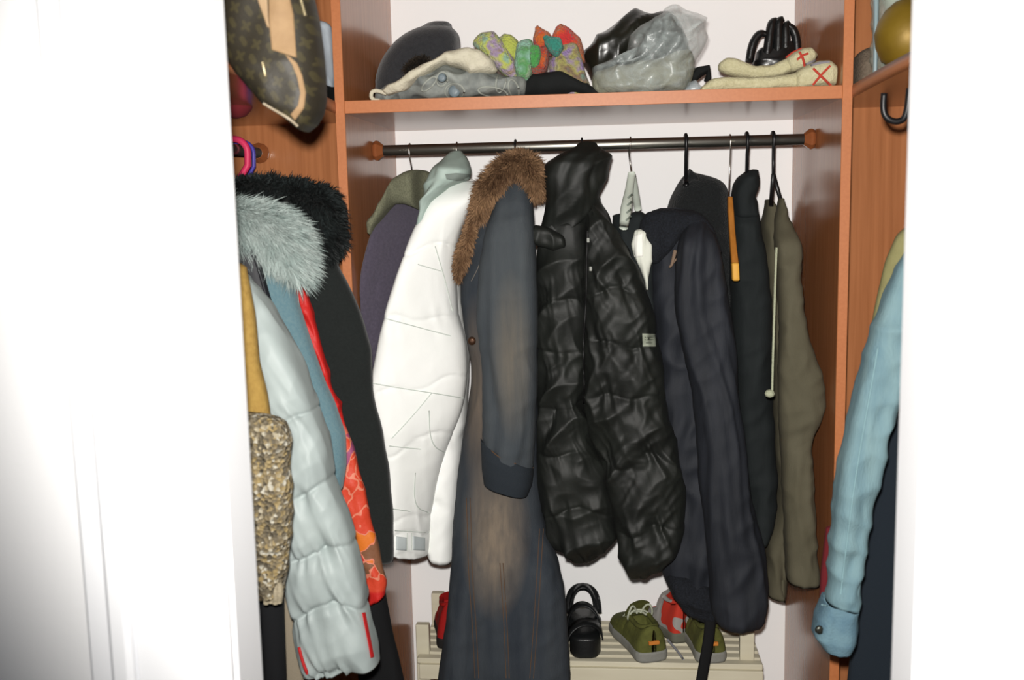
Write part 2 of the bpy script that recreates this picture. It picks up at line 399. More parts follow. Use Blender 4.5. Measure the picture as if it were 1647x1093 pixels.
# ------------------------------------------------------------------ hangers
def hanger(px, ytop_end, r, m, label, thick=None, lean=0.0, bar=True, px_end=None, span=0.15, drop=0.07, barm=None):
    """hook over the middle rail, seen edge-on; shoulders run front to back"""
    x = P(px, 228, RY)[0]; pe = P(px_end if px_end else px, ytop_end, RY); 
    h = empty('clothes_hanger', (pe[0], RY, pe[2]), label, 'hanger', 'hangers on the middle rail')
    R = 0.0125 + r + 0.0008
    pts = [(x, RY-R*math.cos(a), RZ+R*math.sin(a)) for a in np.linspace(-0.7, math.pi*0.5, 8)][::1]
    pts = [(x, RY+R*math.cos(a), RZ+R*math.sin(a)) for a in np.linspace(-0.5, math.pi, 14)]
    pts += [(x+(pe[0]-x)*0.3, RY-R*0.95, RZ-0.018), (x+(pe[0]-x)*0.6, RY-R*0.45, RZ-0.03), (pe[0], RY, min(RZ-0.04, pe[2]))]
    if pe[2] < RZ-0.05: pts.append((pe[0], RY, pe[2]))
    tube('hook', pts, r, m, h, res=8)
    if bar:
        z = min(RZ-0.04, pe[2])
        span, drop = 0.012, 0.008
        tube('shoulder_bar', [(pe[0], RY-span, z-drop), (pe[0], RY-span*0.5, z-drop*0.4), (pe[0], RY, z), (pe[0], RY+span*0.5, z-drop*0.4), (pe[0], RY+span, z-drop)], r*1.5, barm or m, h, res=8, sub=3)
    return h
hanger(659, 276, 0.0016, STEEL, 'thin wire hanger hook holding the plum grey coat', px_end=663, span=0.06)
hanger(735, 262, 0.0016, STEEL, 'thin wire hanger hook above the white quilted jacket hood', span=0.06)
hanger(829, 262, 0.0026, BLKPL, 'thin dark hanger hook above the brown fur collar', span=0.06)
hanger(936, 250, 0.0024, BLKPL, 'dark hanger hook above the black quilted hood', span=0.06)
hanger(1103, 290, 0.0042, BLKPL, 'thick black hanger hook of the black woolly coat', span=0.06)
hanger(1201, 290, 0.0042, BLKPL, 'thick black hanger hook above the upturned black collar', span=0.05)

# ------------------------------------------------------------------ cloth materials
NYL_B = mat('black_nylon', (18, 20, 18), rough=0.6, spec=0.4, col2=(28, 31, 27), nscale=9, bump=0.2, bscale=50)
NYL_W = mat('white_nylon', (240, 241, 238), rough=0.6, col2=(234, 236, 232), nscale=6, bump=0.08, bscale=70)
NYL_W2 = mat('pale_grey_lining', (168, 184, 176), rough=0.6, col2=(150, 168, 160), nscale=20, bump=0.1, bscale=90)
NYL_G = mat('silver_grey_nylon', (156, 166, 164), rough=0.55, spec=0.4, col2=(146, 156, 155), nscale=9, bump=0.12, bscale=60)
PLUM = mat('plum_wool', (78, 72, 86), rough=0.95, col2=(66, 61, 74), nscale=160, bump=0.25, bscale=500, sheen=0.2)
OLTW = mat('olive_tweed', (122, 122, 100), rough=0.95, col2=(92, 94, 76), nscale=260, bump=0.5, bscale=420)
BLACKW = mat('black_wool', (20, 24, 23), rough=0.95, col2=(26, 30, 29), nscale=200, bump=0.2, bscale=500, sheen=0.15)
BLACKK = mat('black_boucle', (14, 16, 17), rough=0.95, col2=(24, 27, 28), nscale=220, bump=0.9, bscale=260, sheen=0.1)
NAVYC = mat('charcoal_navy_cotton', (36, 39, 46), rough=0.75, col2=(25, 28, 34), nscale=40, bump=0.15, bscale=320, stretch=(1, 1, 0.08), spec=0.35)  # stretched colour streaks paint the shading of long vertical folds
NAVYK = mat('navy_rib_knit', (16, 18, 22), rough=0.95, col2=(30, 33, 40), nscale=240, bump=0.9, bscale=300)
BLKC = mat('black_twill', (28, 33, 34), rough=0.85, col2=(20, 25, 26), nscale=45, bump=0.15, bscale=380, stretch=(1, 1, 0.1))
OLIVE = mat('olive_grey_cotton', (88, 84, 68), rough=0.9, col2=(78, 74, 58), nscale=14, bump=0.15, bscale=350, stretch=(1, 1, 0.35))
def fade_extra(spots):
    def f(nt, b, mp):
        N, L = nt.nodes, nt.links
        src = b.inputs['Base Color'].links[0].from_socket
        tc = [x for x in N if x.type == 'TEX_COORD'][0]
        for (c, rad, col, amt) in spots:
            m2 = N.new('ShaderNodeMapping'); m2.vector_type = 'POINT'
            m2.inputs['Scale'].default_value = (1/rad[0], 1/rad[1], 1/rad[2]); m2.inputs['Location'].default_value = (-c[0]/rad[0], -c[1]/rad[1], -c[2]/rad[2])
            L.new(tc.outputs['Object'], m2.inputs['Vector'])
            g = N.new('ShaderNodeTexGradient'); g.gradient_type = 'SPHERICAL'; L.new(m2.outputs[0], g.inputs['Vector'])
            m3 = N.new('ShaderNodeMapping'); m3.inputs['Scale'].default_value = (70, 70, 4); L.new(tc.outputs['Object'], m3.inputs['Vector'])
            n = N.new('ShaderNodeTexNoise'); n.inputs['Scale'].default_value = 1; n.inputs['Detail'].default_value = 4; L.new(m3.outputs[0], n.inputs['Vector'])
            mu = N.new('ShaderNodeMath'); mu.operation = 'MULTIPLY'; L.new(g.outputs['Fac'], mu.inputs[0])
            ma = N.new('ShaderNodeMath'); ma.operation = 'MULTIPLY_ADD'; ma.inputs[1].default_value = 1.6; ma.inputs[2].default_value = 0.2; L.new(n.outputs['Fac'], ma.inputs[0]); L.new(ma.outputs[0], mu.inputs[1])
            m4 = N.new('ShaderNodeMath'); m4.operation = 'MULTIPLY'; m4.inputs[1].default_value = amt; m4.use_clamp = True; L.new(mu.outputs[0], m4.inputs[0])
            mx = N.new('ShaderNodeMixRGB'); mx.inputs[2].default_value = lin(col)+(1,); L.new(m4.outputs[0], mx.inputs[0]); L.new(src, mx.inputs[1]); src = mx.outputs[0]
        L.new(src, b.inputs['Base Color'])
    return f

# ================================================================== middle bay, left to right
LIM = {'x': (XL+0.003, XR-0.003)}
# --- plum coat with tweed collar
t = empty('wool_coat', P(640, 860, 2.47), 'plum grey wool coat with an olive tweed collar', 'coat', 'garments on the middle rail')
loft('body', [(652, 300, 690, 296, .5, .16, .06), (628, 335, 700, 335, .8, .08, .12), (600, 364, 712, 365, 1, .01, .2), (586, 415, 712, 420, 1, -.01, .22), (576, 470, 710, 480, 1, -.02, .22), (574, 600, 705, 600, 1, -.02, .22), (580, 720, 700, 720, 1, -.02, .22), (588, 860, 695, 860, 1, -.02, .22)], 2.185, 0.04, PLUM, t, disp=drape(0.005, 9, 5, crease=0.002))
loft('collar', [(692, 277, 690, 342, .7, .16), (682, 273, 682, 340, 1, .15), (668, 272, 670, 336, 1, .09), (650, 276, 650, 328, 1, .07), (634, 286, 636, 328, 1, .05), (618, 316, 624, 336, 1, .02), (604, 340, 613, 350, .9), (592, 354, 604, 362, .8), (593, 372, 598, 376, .5)], 2.19, 0.045, OLTW, t, n=60, mseg=40, disp=drape(0.003, 10, 8, crease=0.002), end='round')
# --- white quilted jacket
t = empty('quilted_jacket', P(690, 890, 2.36), 'white quilted jacket with a pale grey lined hood', 'jacket', 'garments on the middle rail')
loft('body', [(702, 300, 768, 296, .5), (690, 330, 764, 335, .8), (672, 370, 752, 372, 1), (664, 425, 738, 425), (660, 500, 744, 500), (664, 560, 754, 560), (672, 640, 752, 640), (676, 720, 747, 720), (682, 800, 738, 800), (688, 885, 732, 895)], 2.35, 0.075, NYL_W, t,
     disp=puff([.2, .36, .52, .68, .86], 0.004, 0.006, 21, crumple=0.004))
hd = loft('hood', [(728, 245, 744, 244, .4, .05), (712, 257, 754, 258, .7, .03), (697, 270, 757, 274, 1), (687, 290, 756, 288, 1), (681, 308, 724, 300, .9), (677, 330, 698, 324, .8), (675, 348, 688, 346, .7), (675, 364, 684, 362, .5)], 2.24, 0.06, NYL_W2, t, n=70, mseg=60, disp=drape(0.005, 12, 31, crease=0.004, base=0.7), end='round')
b1 = bvh(hd)
patch('hood_binding', b1, [(716, 280, 718, 288), (734, 278, 735, 291), (756, 280, 756, 290)], mat('grey_binding', (120, 130, 124), rough=0.8), hd, thick=0.003, n=16, mm=6)
sl = loft('sleeve', [(712, 296, 770, 296, .5, .10), (692, 320, 765, 318, .8, .06), (668, 366, 742, 368, .95, .05, .04), (645, 425, 731, 425, 1, .02, .08), (621, 499, 736, 504, 1, 0, .1), (608, 560, 749, 548, 1, 0, .1), (597, 619, 752, 606, 1, -.01, .11), (612, 685, 743, 660, 1, -.01, .11), (624, 746, 712, 740, 1, 0, .1), (630, 814, 697, 810, 1, 0, .1), (634, 886, 690, 889, 1, 0, .1)], 2.19, 0.055, NYL_W, t,
     n=190, mseg=110, sup=3.2, disp=puff([.18, .375, .545, .70, .90, .945], 0.003, 0.002, 25, crumple=0.0015, slant=0.12, groove=0.004))
b2 = bvh(sl); SEAMW = mat('white_jacket_seam_shade', (188, 196, 188), rough=0.9)  # grey seam lines: shade of the quilting grooves put into their colour
for pts in ([(620, 512), (665, 524), (725, 540)], [(599, 616), (650, 625), (705, 633), (745, 640)], [(626, 717), (677, 722)], [(694, 632), (668, 664), (630, 705)], [(690, 660), (692, 715), (716, 728)], [(668, 760), (665, 815), (690, 824)], [(632, 818), (660, 822)], [(635, 853), (690, 856)], [(655, 857), (655, 885)], [(662, 857), (662, 885)], [(700, 396), (716, 450), (728, 500)], [(672, 425), (710, 436)]):
    seam('seam', b2, pts, 0.0011, SEAMW, sl, off=0.0008)
patch('cuff_tab', b2, [(637, 862, 637, 884), (654, 864, 654, 885)], mat('silver_tape', (186, 194, 194), rough=0.5), sl, thick=0.002, n=8, mm=8)
patch('cuff_tab', b2, [(664, 862, 664, 884), (684, 864, 684, 885)], MATS['silver_tape'], sl, thick=0.002, n=8, mm=8)
# --- denim coat with brown fur collar
def dy(px, py): return P(px, py, 2.22)
c1 = P(800, 850, 2.25); c2 = P(823, 575, 2.16); c3 = P(770, 640, 2.25)
DENIM_D = mat('dark_faded_denim', (56, 61, 66), rough=0.9, col2=(36, 42, 50), nscale=26, bump=0.25, bscale=420, stretch=(1, 1, 0.12),
    extra=fade_extra([(c1, (0.085, 0.4, 0.20), (118, 106, 92), 1.1), (c3, (0.05, 0.4, 0.25), (96, 86, 76), 1.0)]))
DENIM_S = mat('dark_denim_sleeve', (72, 77, 80), rough=0.9, col2=(52, 58, 64), nscale=26, bump=0.25, bscale=420, stretch=(1, 1, 0.12),
    extra=fade_extra([(c2, (0.05, 0.4, 0.2), (104, 98, 88), 0.9)]))
t = empty('denim_coat', P(810, 1090, 2.3), 'long dark faded denim coat with a brown fur collar', 'coat', 'garments on the middle rail')
bd = loft('body', [(792, 300, 852, 296, .4), (768, 345, 856, 340, .7), (752, 400, 860, 400, .95), (741, 454, 864, 450), (743, 492, 865, 500), (749, 532, 866, 540), (759, 577, 866, 581), (760, 615, 866, 640), (753, 649, 866, 690), (741, 742, 867, 742), (731, 842, 874, 842, .9, -.03), (727, 919, 903, 915, .8, -.07), (724, 961, 911, 960, .7, -.09), (711, 1028, 915, 1028, .7, -.09), (700, 1110, 920, 1110, .7, -.09)], 2.315, 0.095, DENIM_D, t, n=150, mseg=90, disp=drape(0.009, 8, 41, crease=0.002, base=0.15))
sl = loft('sleeve', [(815, 290, 845, 286, .5, .05), (798, 322, 856, 318, .8, .03), (781, 370, 860, 370, 1), (771, 430, 863, 430), (768, 520, 865, 520), (777, 600, 865, 600), (777, 705, 862, 700), (778, 745, 858, 752)], 2.235, 0.062, DENIM_S, t, n=110, mseg=72, disp=drape(0.007, 9, 45, crease=0.002, base=0.5))
b2 = bvh(sl)
cf = loft('cuff', [(774, 702, 858, 748, .9), (775, 722, 858, 762, 1), (776, 750, 856, 778, 1), (779, 772, 850, 793, .96)], 2.232, 0.070, mat('dark_denim_cuff', (34, 40, 46), rough=0.9, bump=0.3, bscale=400), t, n=30, mseg=60, start='hem')
THR = mat('rust_thread', (88, 66, 48), rough=0.9)
seam('stitching', bvh(cf), [(775, 706), (800, 736), (830, 746), (857, 752)], 0.0013, THR, cf)
b1 = bvh(bd)
for pts in ([(750, 800), (752, 861), (753, 917), (760, 1006), (764, 1090)], [(756, 800), (758, 861), (759, 917), (766, 1006), (770, 1090)], [(804, 905), (811, 1006), (814, 1090)], [(809, 905), (816, 1006), (819, 1090)], [(874, 850), (866, 983), (858, 1090)], [(868, 850), (860, 983), (852, 1090)]):
    seam('stitching', b1, pts, 0.0009, THR, bd)
seam('stitching', b1, [(758, 452), (772, 425), (782, 388)], 0.0009, mat('grey_thread', (110, 104, 96), rough=0.9), bd)
o_ = hit(b1, 759, 548, 0.004); lathe('button', [(0.002, -0.004), (0.009, -0.004), (0.010, 0), (0.008, 0.003)], mat('bronze_button', (70, 48, 34), rough=0.4, metal=0.6), bd, 'y', tuple(o_), seg=14)
FURB = fur_mat('brown_fur', (74, 52, 35), (146, 114, 84)); FURB0 = mat('brown_fur_hide', (88, 62, 42), rough=0.95)
cl = loft('fur_collar', [(764, 348, 780, 350, .7), (763, 322, 792, 330, .9), (776, 292, 802, 314, 1), (800, 262, 816, 292, 1), (828, 247, 832, 282, 1), (854, 249, 842, 286, 1), (868, 268, 850, 300, 1), (874, 296, 856, 306, .8), (868, 314, 858, 312, .6)], 2.27, 0.055, FURB0, t, n=60, mseg=40, end='round')
fur('fur', cl, 9000, 0.020, FURB, cl, seed=3, comb=(-0.2, 0, -0.5), width=0.0013)
cl = loft('fur_trim', [(756, 352, 768, 352, .7), (747, 380, 768, 380, 1), (738, 405, 763, 405, 1), (733, 425, 756, 425, 1), (736, 448, 743, 446, .5)], 2.285, 0.05, FURB0, t, n=40, mseg=30, end='round')
fur('fur', cl, 3500, 0.013, FURB, cl, seed=4, comb=(-0.1, 0, -0.7), width=0.0012)
# --- black puffer coat
t = empty('puffer_coat', P(960, 910, 2.3), 'long black shiny puffer coat with hood hanging open at the front', 'coat', 'garments on the middle rail')
lp = loft('front_panel', [(884, 325, 935, 320, .5), (868, 372, 944, 366, .8), (868, 402, 946, 400, .95), (864, 448, 946, 448), (866, 520, 944, 520), (866, 600, 944, 600), (866, 700, 950, 700), (867, 770, 982, 765), (870, 812, 990, 812), (882, 864, 990, 862), (900, 880, 980, 876, .9), (916, 890, 968, 887, .7)], 2.305, 0.085, NYL_B, t, n=260, mseg=150, sup=3, disp=puff([.27, .41, .565, .70, .86], 0.008, 0.007, 51, crumple=0.012, groove=0.002), end='round', sm=0.035)
rp = loft('front_panel', [(936, 322, 962, 318, .5), (940, 352, 984, 358, .8), (942, 402, 1010, 402, .95), (940, 450, 1032, 450), (938, 506, 1050, 506), (940, 572, 1062, 572), (938, 640, 1068, 640), (948, 690, 1082, 690), (962, 740, 1094, 735), (980, 800, 1102, 800), (988, 850, 1098, 850), (994, 885, 1082, 890), (1004, 908, 1064, 906, .9), (1012, 916, 1052, 913, .7)], 2.285, 0.085, NYL_B, t, n=260, mseg=150, sup=3, disp=puff([.24, .38, .53, .70, .86], 0.008, 0.008, 58, crumple=0.013, groove=0.002), end='round', sm=0.035)
hd = loft('hood', [(926, 236, 962, 236, .5), (900, 248, 984, 246, .8), (878, 264, 983, 262, 1), (871, 284, 976, 288, 1), (880, 314, 965, 312, .95), (876, 345, 962, 335, .8), (868, 372, 950, 362, .6)], 2.30, 0.10, NYL_B, t, n=90, mseg=80, disp=both(drape(0.004, 7, 61, crease=0.004, base=0.6), drape(0.0025, 22, 63, base=1)), end='round')
loft('hood_toggle_flap', [(848, 372, 852, 384), (861, 362, 866, 396), (884, 366, 890, 402), (903, 376, 906, 400)], 2.235, 0.028, NYL_B, t, n=36, mseg=32, disp=drape(0.002, 20, 66, crease=0.004, base=1), end='round')
b3 = bvh(lp, rp); ZIPM = mat('zip_tape', (12, 12, 12), rough=0.6)
seam('zip', b3, [(945, 372), (943, 430), (943, 487), (938, 540), (939, 600), (940, 650)], 0.0032, ZIPM, rp, off=0.001)
for a in ((946, 386), (950, 432)):
    q = hit(b3, a[0], a[1], 0.004); box('snap', (q[0]-0.003, q[0]+0.003), (q[1]-0.003, q[1]+0.001), (q[2]-0.005, q[2]+0.005), mat('pale_snap', (150, 152, 146), rough=0.6), rp, bevel=0.001)
lb = patch('brand_tag', b3, [(1033, 536, 1034, 557), (1054, 537, 1055, 557)], mat('grey_rubber_label', (150, 156, 140), rough=0.6), rp, off=0.004, thick=0.003, n=10, mm=10, Y=2.28)
bl = bvh(lb); LINE = mat('label_print', (84, 90, 78), rough=0.8)
for yy, xa, xb in ((542, 1037, 1051), (546, 1037, 1051), (551, 1039, 1049)): seam('print_line', bl, [(xa, yy), (xb, yy)], 0.0009, LINE, lb, off=0.0002, sub=3)
# --- white plastic hanger with a dark vest
t = empty('clothes_hanger', P(1014, 370, 2.36), 'white plastic hanger with a wire hook and ridged arms', 'hanger', 'hangers on the middle rail')
x = P(1014, 228, RY)[0]; R = 0.0153
tube('hook', [(x, RY+R*math.cos(a), RZ+R*math.sin(a)) for a in np.linspace(-0.5, math.pi, 14)] + [(x-0.004, RY-R*0.7, RZ-0.018), tuple(P(1012, 250, RY)), tuple(P(1016, 280, RY))], 0.0018, STEEL, t)
WPL = mat('white_hanger_plastic', (196, 204, 192), rough=0.45)
tube('arm', [P(1016, 279, 2.36), P(1012, 305, 2.33), P(1007, 335, 2.28), P(1003, 366, 2.24)], [0.009, 0.010, 0.0135, 0.010], WPL, t, res=10, sub=4, flat=0.8)
tube('arm', [P(1016, 279, 2.36), P(1021, 305, 2.40), P(1026, 336, 2.45)], [0.009, 0.009, 0.009], WPL, t, res=10, sub=4, flat=0.8)
for k in range(4):
    a = P(1008-k*1.0+2, 318+k*12, 2.278-0.012*k); b_ = P(1017-k*0.9, 312+k*12, 2.268-0.012*k); tube('ridge', [a, b_], 0.0022, mat('hanger_shadow_rib', (120, 130, 120), rough=0.5), t, res=6)  # ribs tinted darker, with the shade around them painted in
t = empty('vest', P(1020, 460, 2.36), 'dark vest on the white plastic hanger beside the black puffer', 'vest', 'garments on the middle rail')
loft('body', [(985, 350, 1008, 345, .5), (983, 372, 1030, 336, .8), (988, 400, 1050, 360, 1), (996, 430, 1052, 420), (1010, 480, 1060, 480), (1020, 600, 1064, 600)], 2.37, 0.06, BLKC, t, disp=drape(0.004, 14, 71, crease=0.003, base=1))
wt = empty('camisole', P(1033, 465, 2.3), 'white cloth with a round tag showing between black puffer and navy jacket', 'top', 'garments on the middle rail')
wc = loft('cloth', [(1020, 373, 1040, 374, .7), (1015, 392, 1049, 394, 1), (1018, 412, 1047, 416, 1), (1028, 428, 1046, 426), (1036, 450, 1043, 450, .7), (1039, 466, 1042, 466, .4)], 2.285, 0.022, mat('off_white_cotton', (214, 216, 204), rough=0.9), wt, n=50, mseg=36, disp=drape(0.003, 30, 75, crease=0.002, base=1))
patch('tag', bvh(wc), [(1020, 378, 1020, 414), (1034, 374, 1034, 412)], mat('white_card', (236, 236, 228), rough=0.6), wt, thick=0.002, n=10, mm=12)
# --- black woolly coat behind
t = empty('boucle_coat', P(1120, 700, 2.46), 'black woolly coat with a rounded collar behind the navy jacket', 'coat', 'garments on the middle rail')
loft('body', [(1104, 278, 1118, 278, .4), (1094, 290, 1164, 288, .7), (1082, 312, 1170, 305, .9), (1072, 336, 1174, 336), (1066, 400, 1180, 400), (1060, 500, 1190, 500), (1062, 640, 1195, 640), (1070, 760, 1200, 760)], 2.455, 0.075, BLACKK, t, disp=drape(0.004, 10, 81, crease=0.003, base=0.6))
loft('collar', [(1101, 283, 1108, 296), (1109, 271, 1114, 292), (1119, 280, 1122, 292)], 2.41, 0.03, BLACKK, t, n=24, mseg=24, end='round')
# --- navy jacket with big sleeve
t = empty('cotton_jacket', P(1150, 1000, 2.34), 'dark navy jacket with a ribbed collar and a hanging black strap', 'jacket', 'garments on the middle rail')
bd = loft('body', [(1042, 345, 1136, 350, .5), (1040, 372, 1148, 376, .8), (1046, 420, 1160, 420, 1), (1050, 500, 1170, 500), (1056, 600, 1180, 600), (1062, 700, 1190, 700), (1062, 800, 1206, 800), (1060, 870, 1214, 870), (1064, 918, 1222, 920), (1078, 948, 1222, 950), (1096, 970, 1210, 970)], 2.35, 0.08, NAVYC, t, n=110, mseg=90, disp=drape(0.010, 9, 85, crease=0.006, base=0.5), end='round')
cl = loft('collar', [(1034, 350, 1040, 420, .7), (1040, 342, 1056, 425, 1), (1068, 336, 1082, 400, 1), (1090, 336, 1100, 372, 1), (1116, 338, 1112, 368, 1), (1138, 352, 1126, 376, 1), (1150, 372, 1140, 390, .8), (1160, 404, 1152, 408, .6)], 2.30, 0.035, NAVYK, t, n=60, mseg=36, disp=drape(0.002, 30, 88, crease=0.003, base=1), end='round')
sl = loft('sleeve', [(1104, 358, 1138, 358, .6, .03), (1092, 385, 1152, 380, .9), (1085, 430, 1163, 430), (1086, 500, 1174, 497), (1098, 560, 1182, 545), (1110, 620, 1189, 630), (1118, 700, 1197, 705), (1122, 780, 1208, 780), (1130, 830, 1217, 825), (1136, 890, 1231, 880), (1140, 935, 1236, 925), (1142, 970, 1235, 965), (1150, 990, 1228, 994)], 2.265, 0.058, NAVYC, t, n=130, mseg=80, disp=drape(0.011, 10, 91, crease=0.003, base=0.5), end='round', sm=0.04)
hm = loft('knit_hem', [(1070, 925, 1150, 948, .9), (1078, 948, 1152, 968, 1), (1094, 970, 1154, 984, .9)], 2.325, 0.075, NAVYK, t, n=30, mseg=44, disp=drape(0.003, 20, 93, crease=0.004, base=1), end='round')
pl = [P(1143, 980, 2.27), P(1141, 1020, 2.27), P(1134, 1060, 2.27), P(1127, 1100, 2.27)]
tube('strap', pl, 0.0135, mat('black_webbing', (9, 9, 11), rough=0.8), t, res=10, sub=5, flat=0.25)
loft('inner_lapel', [(1083, 402, 1089, 404, 1), (1078, 425, 1083, 426, 1), (1075, 430, 1078, 431, .6)], 2.255, 0.006, mat('tan_lining', (120, 100, 84), rough=0.9), t, n=16, mseg=14)
# --- wooden hanger
t = empty('clothes_hanger', P(1178, 380, 2.33), 'orange varnished wooden hanger with a steel hook', 'hanger', 'hangers on the middle rail')
x = P(1174, 225, RY)[0]; R = 0.0148
tube('hook', [(x, RY+R*math.cos(a), RZ+R*math.sin(a)) for a in np.linspace(-0.6, math.pi, 14)] + [(x, RY-R*0.8, RZ-0.018), tuple(P(1174, 262, RY)), tuple(P(1172, 320, RY))], 0.0018, STEEL, t)
WH = mat('orange_hanger_wood', (168, 108, 44), rough=0.35, spec=0.5, extra=wood_extra((60, 60, 3))); WH2 = mat('sawn_hanger_end', (214, 160, 66), rough=0.6)
loft('shoulder_arm', [(1170, 317, 1178, 317, 1, .04), (1170, 340, 1180, 340, 1, .02), (1172, 370, 1182, 370, 1, 0), (1174, 400, 1185, 400, 1, -.03), (1176, 425, 1188, 425, 1, -.05)], 2.30, 0.012, WH, t, n=30, mseg=20, sup=4)
loft('arm_end', [(1176, 424, 1188, 424), (1177, 449, 1189, 449)], 2.247, 0.014, WH2, t, n=10, mseg=20, sup=5, end='round')
# --- black jacket with upturned collar
t = empty('twill_jacket', P(1215, 860, 2.42), 'black twill jacket with an upturned collar beside the wooden hanger', 'jacket', 'garments on the middle rail')
loft('body', [(1178, 320, 1216, 322, .5), (1176, 350, 1220, 350, .8), (1174, 400, 1227, 400, 1), (1172, 450, 1234, 450), (1174, 500, 1239, 500), (1180, 600, 1241, 600), (1185, 700, 1243, 700), (1192, 780, 1247, 780), (1200, 825, 1244, 828), (1212, 862, 1230, 864)], 2.40, 0.075, BLKC, t, n=110, mseg=72, disp=drape(0.007, 11, 101, crease=0.003, base=0.5))
loft('collar', [(1196, 278, 1220, 277, .7), (1186, 285, 1221, 286, 1), (1179, 297, 1218, 302, 1), (1177, 314, 1213, 318, 1), (1178, 345, 1218, 345, .9)], 2.385, 0.055, BLKC, t, n=40, mseg=40, disp=drape(0.003, 16, 104, crease=0.002, base=1), end='round')
# --- olive jacket
t = empty('field_jacket', P(1275, 940, 2.44), 'olive grey cotton jacket with a pale drawstring', 'jacket', 'garments on the middle rail')
bd = loft('body', [(1233, 322, 1240, 322, .4), (1228, 350, 1262, 350, .7), (1224, 372, 1276, 372, .9), (1226, 400, 1286, 400), (1230, 450, 1286, 450), (1234, 520, 1284, 520), (1238, 620, 1282, 620), (1246, 720, 1280, 720), (1247, 800, 1278, 800), (1236, 850, 1272, 850), (1229, 900, 1268, 900), (1231, 946, 1264, 950)], 2.435, 0.075, OLIVE, t, n=110, mseg=72, disp=drape(0.007, 11, 111, crease=0.003, base=0.4))
sl = loft('sleeve', [(1252, 320, 1261, 320, .5, .16), (1244, 362, 1272, 360, .8, .12), (1246, 394, 1289, 394, 1, .08), (1250, 445, 1286, 445, 1, .06), (1254, 543, 1299, 543, 1, .02), (1252, 595, 1321, 595), (1252, 641, 1330, 641), (1252, 673, 1321, 673), (1254, 702, 1304, 700, 1, .02), (1258, 771, 1308, 771, 1, .02), (1262, 850, 1312, 850, 1, .02), (1266, 932, 1316, 935, 1, .02)], 2.19, 0.045, OLIVE, t, n=110, mseg=64, disp=drape(0.004, 12, 115, crease=0.003, base=0.4), sm=0.02)
CORD = mat('pale_green_cord', (172, 176, 150), rough=0.9, bump=0.6, bscale=500)
tube('drawstring', [P(1249, 398, 2.2), P(1247, 450, 2.18), P(1245, 520, 2.14), P(1243, 580, 2.13), P(1242, 628, 2.13)], 0.0026, CORD, t, sub=4)
lathe('cord_toggle', [(0.002, -0.008), (0.009, -0.005), (0.011, 0.001), (0.008, 0.007), (0.002, 0.009)], CORD, t, 'z', tuple(P(1238, 633, 2.13)), seg=12)
t = empty('clothes_hanger', P(1244, 290, 2.36), 'black hanger with forked loop straps holding the olive jacket', 'hanger', 'hangers on the middle rail')
x = P(1243, 225, RY)[0]; R = 0.0175
tube('hook', [(x, RY+R*math.cos(a), RZ+R*math.sin(a)) for a in np.linspace(-0.6, math.pi, 14)] + [(x, RY-R*0.7, RZ-0.018), tuple(P(1244, 255, RY)), tuple(P(1244, 284, RY))], 0.0042, BLKPL, t)
tube('strap_arm', [P(1244, 280, 2.36), P(1242, 305, 2.345), P(1240, 330, 2.325)], 0.0052, BLKPL, t, flat=0.6)
tube('strap_arm', [P(1244, 280, 2.36), P(1250, 302, 2.36), P(1257, 326, 2.36)], 0.0048, BLKPL, t, flat=0.6)

# ================================================================== left wing, back to front
LIM = {}
GL = 'garments on the left rail'
t = empty('wool_coat', P(420, 900, 2.05), 'long black wool coat with a black fur collar', 'coat', GL)
loft('body', [(300, 330, 500, 330, .5), (240, 400, 540, 410, .8), (215, 430, 545, 430, 1), (200, 470, 564, 466), (190, 504, 580, 504), (185, 560, 597, 560), (180, 636, 600, 636), (178, 690, 614, 690), (175, 753, 625, 753), (172, 826, 632, 826), (172, 900, 633, 902)], 2.035, 0.045, BLACKW, t, n=110, mseg=80, disp=drape(0.004, 6, 121, crease=0.002, base=0.4), sm=0.03)
BF0 = mat('black_fur_hide', (10, 12, 12), rough=0.95); BF = fur_mat('black_fur', (10, 12, 12), (34, 40, 40))
cl = loft('fur_collar', [(300, 300, 340, 380), (389, 289, 400, 390), (430, 285, 440, 400), (490, 293, 490, 412), (535, 306, 525, 416), (546, 345, 535, 412, .8), (550, 372, 544, 398, .5)], 2.0, 0.055, BF0, t, n=70, mseg=44, disp=drape(0.004, 12, 125, base=1), end='round')
fur('fur', cl, 11000, 0.020, BF, cl, seed=7, comb=(0.2, 0, -0.5), width=0.0014)
t = empty('trousers', P(620, 1095, 2.12), 'black trousers hanging behind the black coat hem', 'trousers', GL)
loft('leg', [(545, 880, 605, 880), (560, 940, 616, 935), (570, 1010, 630, 1010), (580, 1110, 652, 1110)], 2.0, 0.03, mat('black_suiting', (12, 13, 15), rough=0.9), t, n=50, mseg=40, disp=drape(0.003, 12, 131, base=0.6))
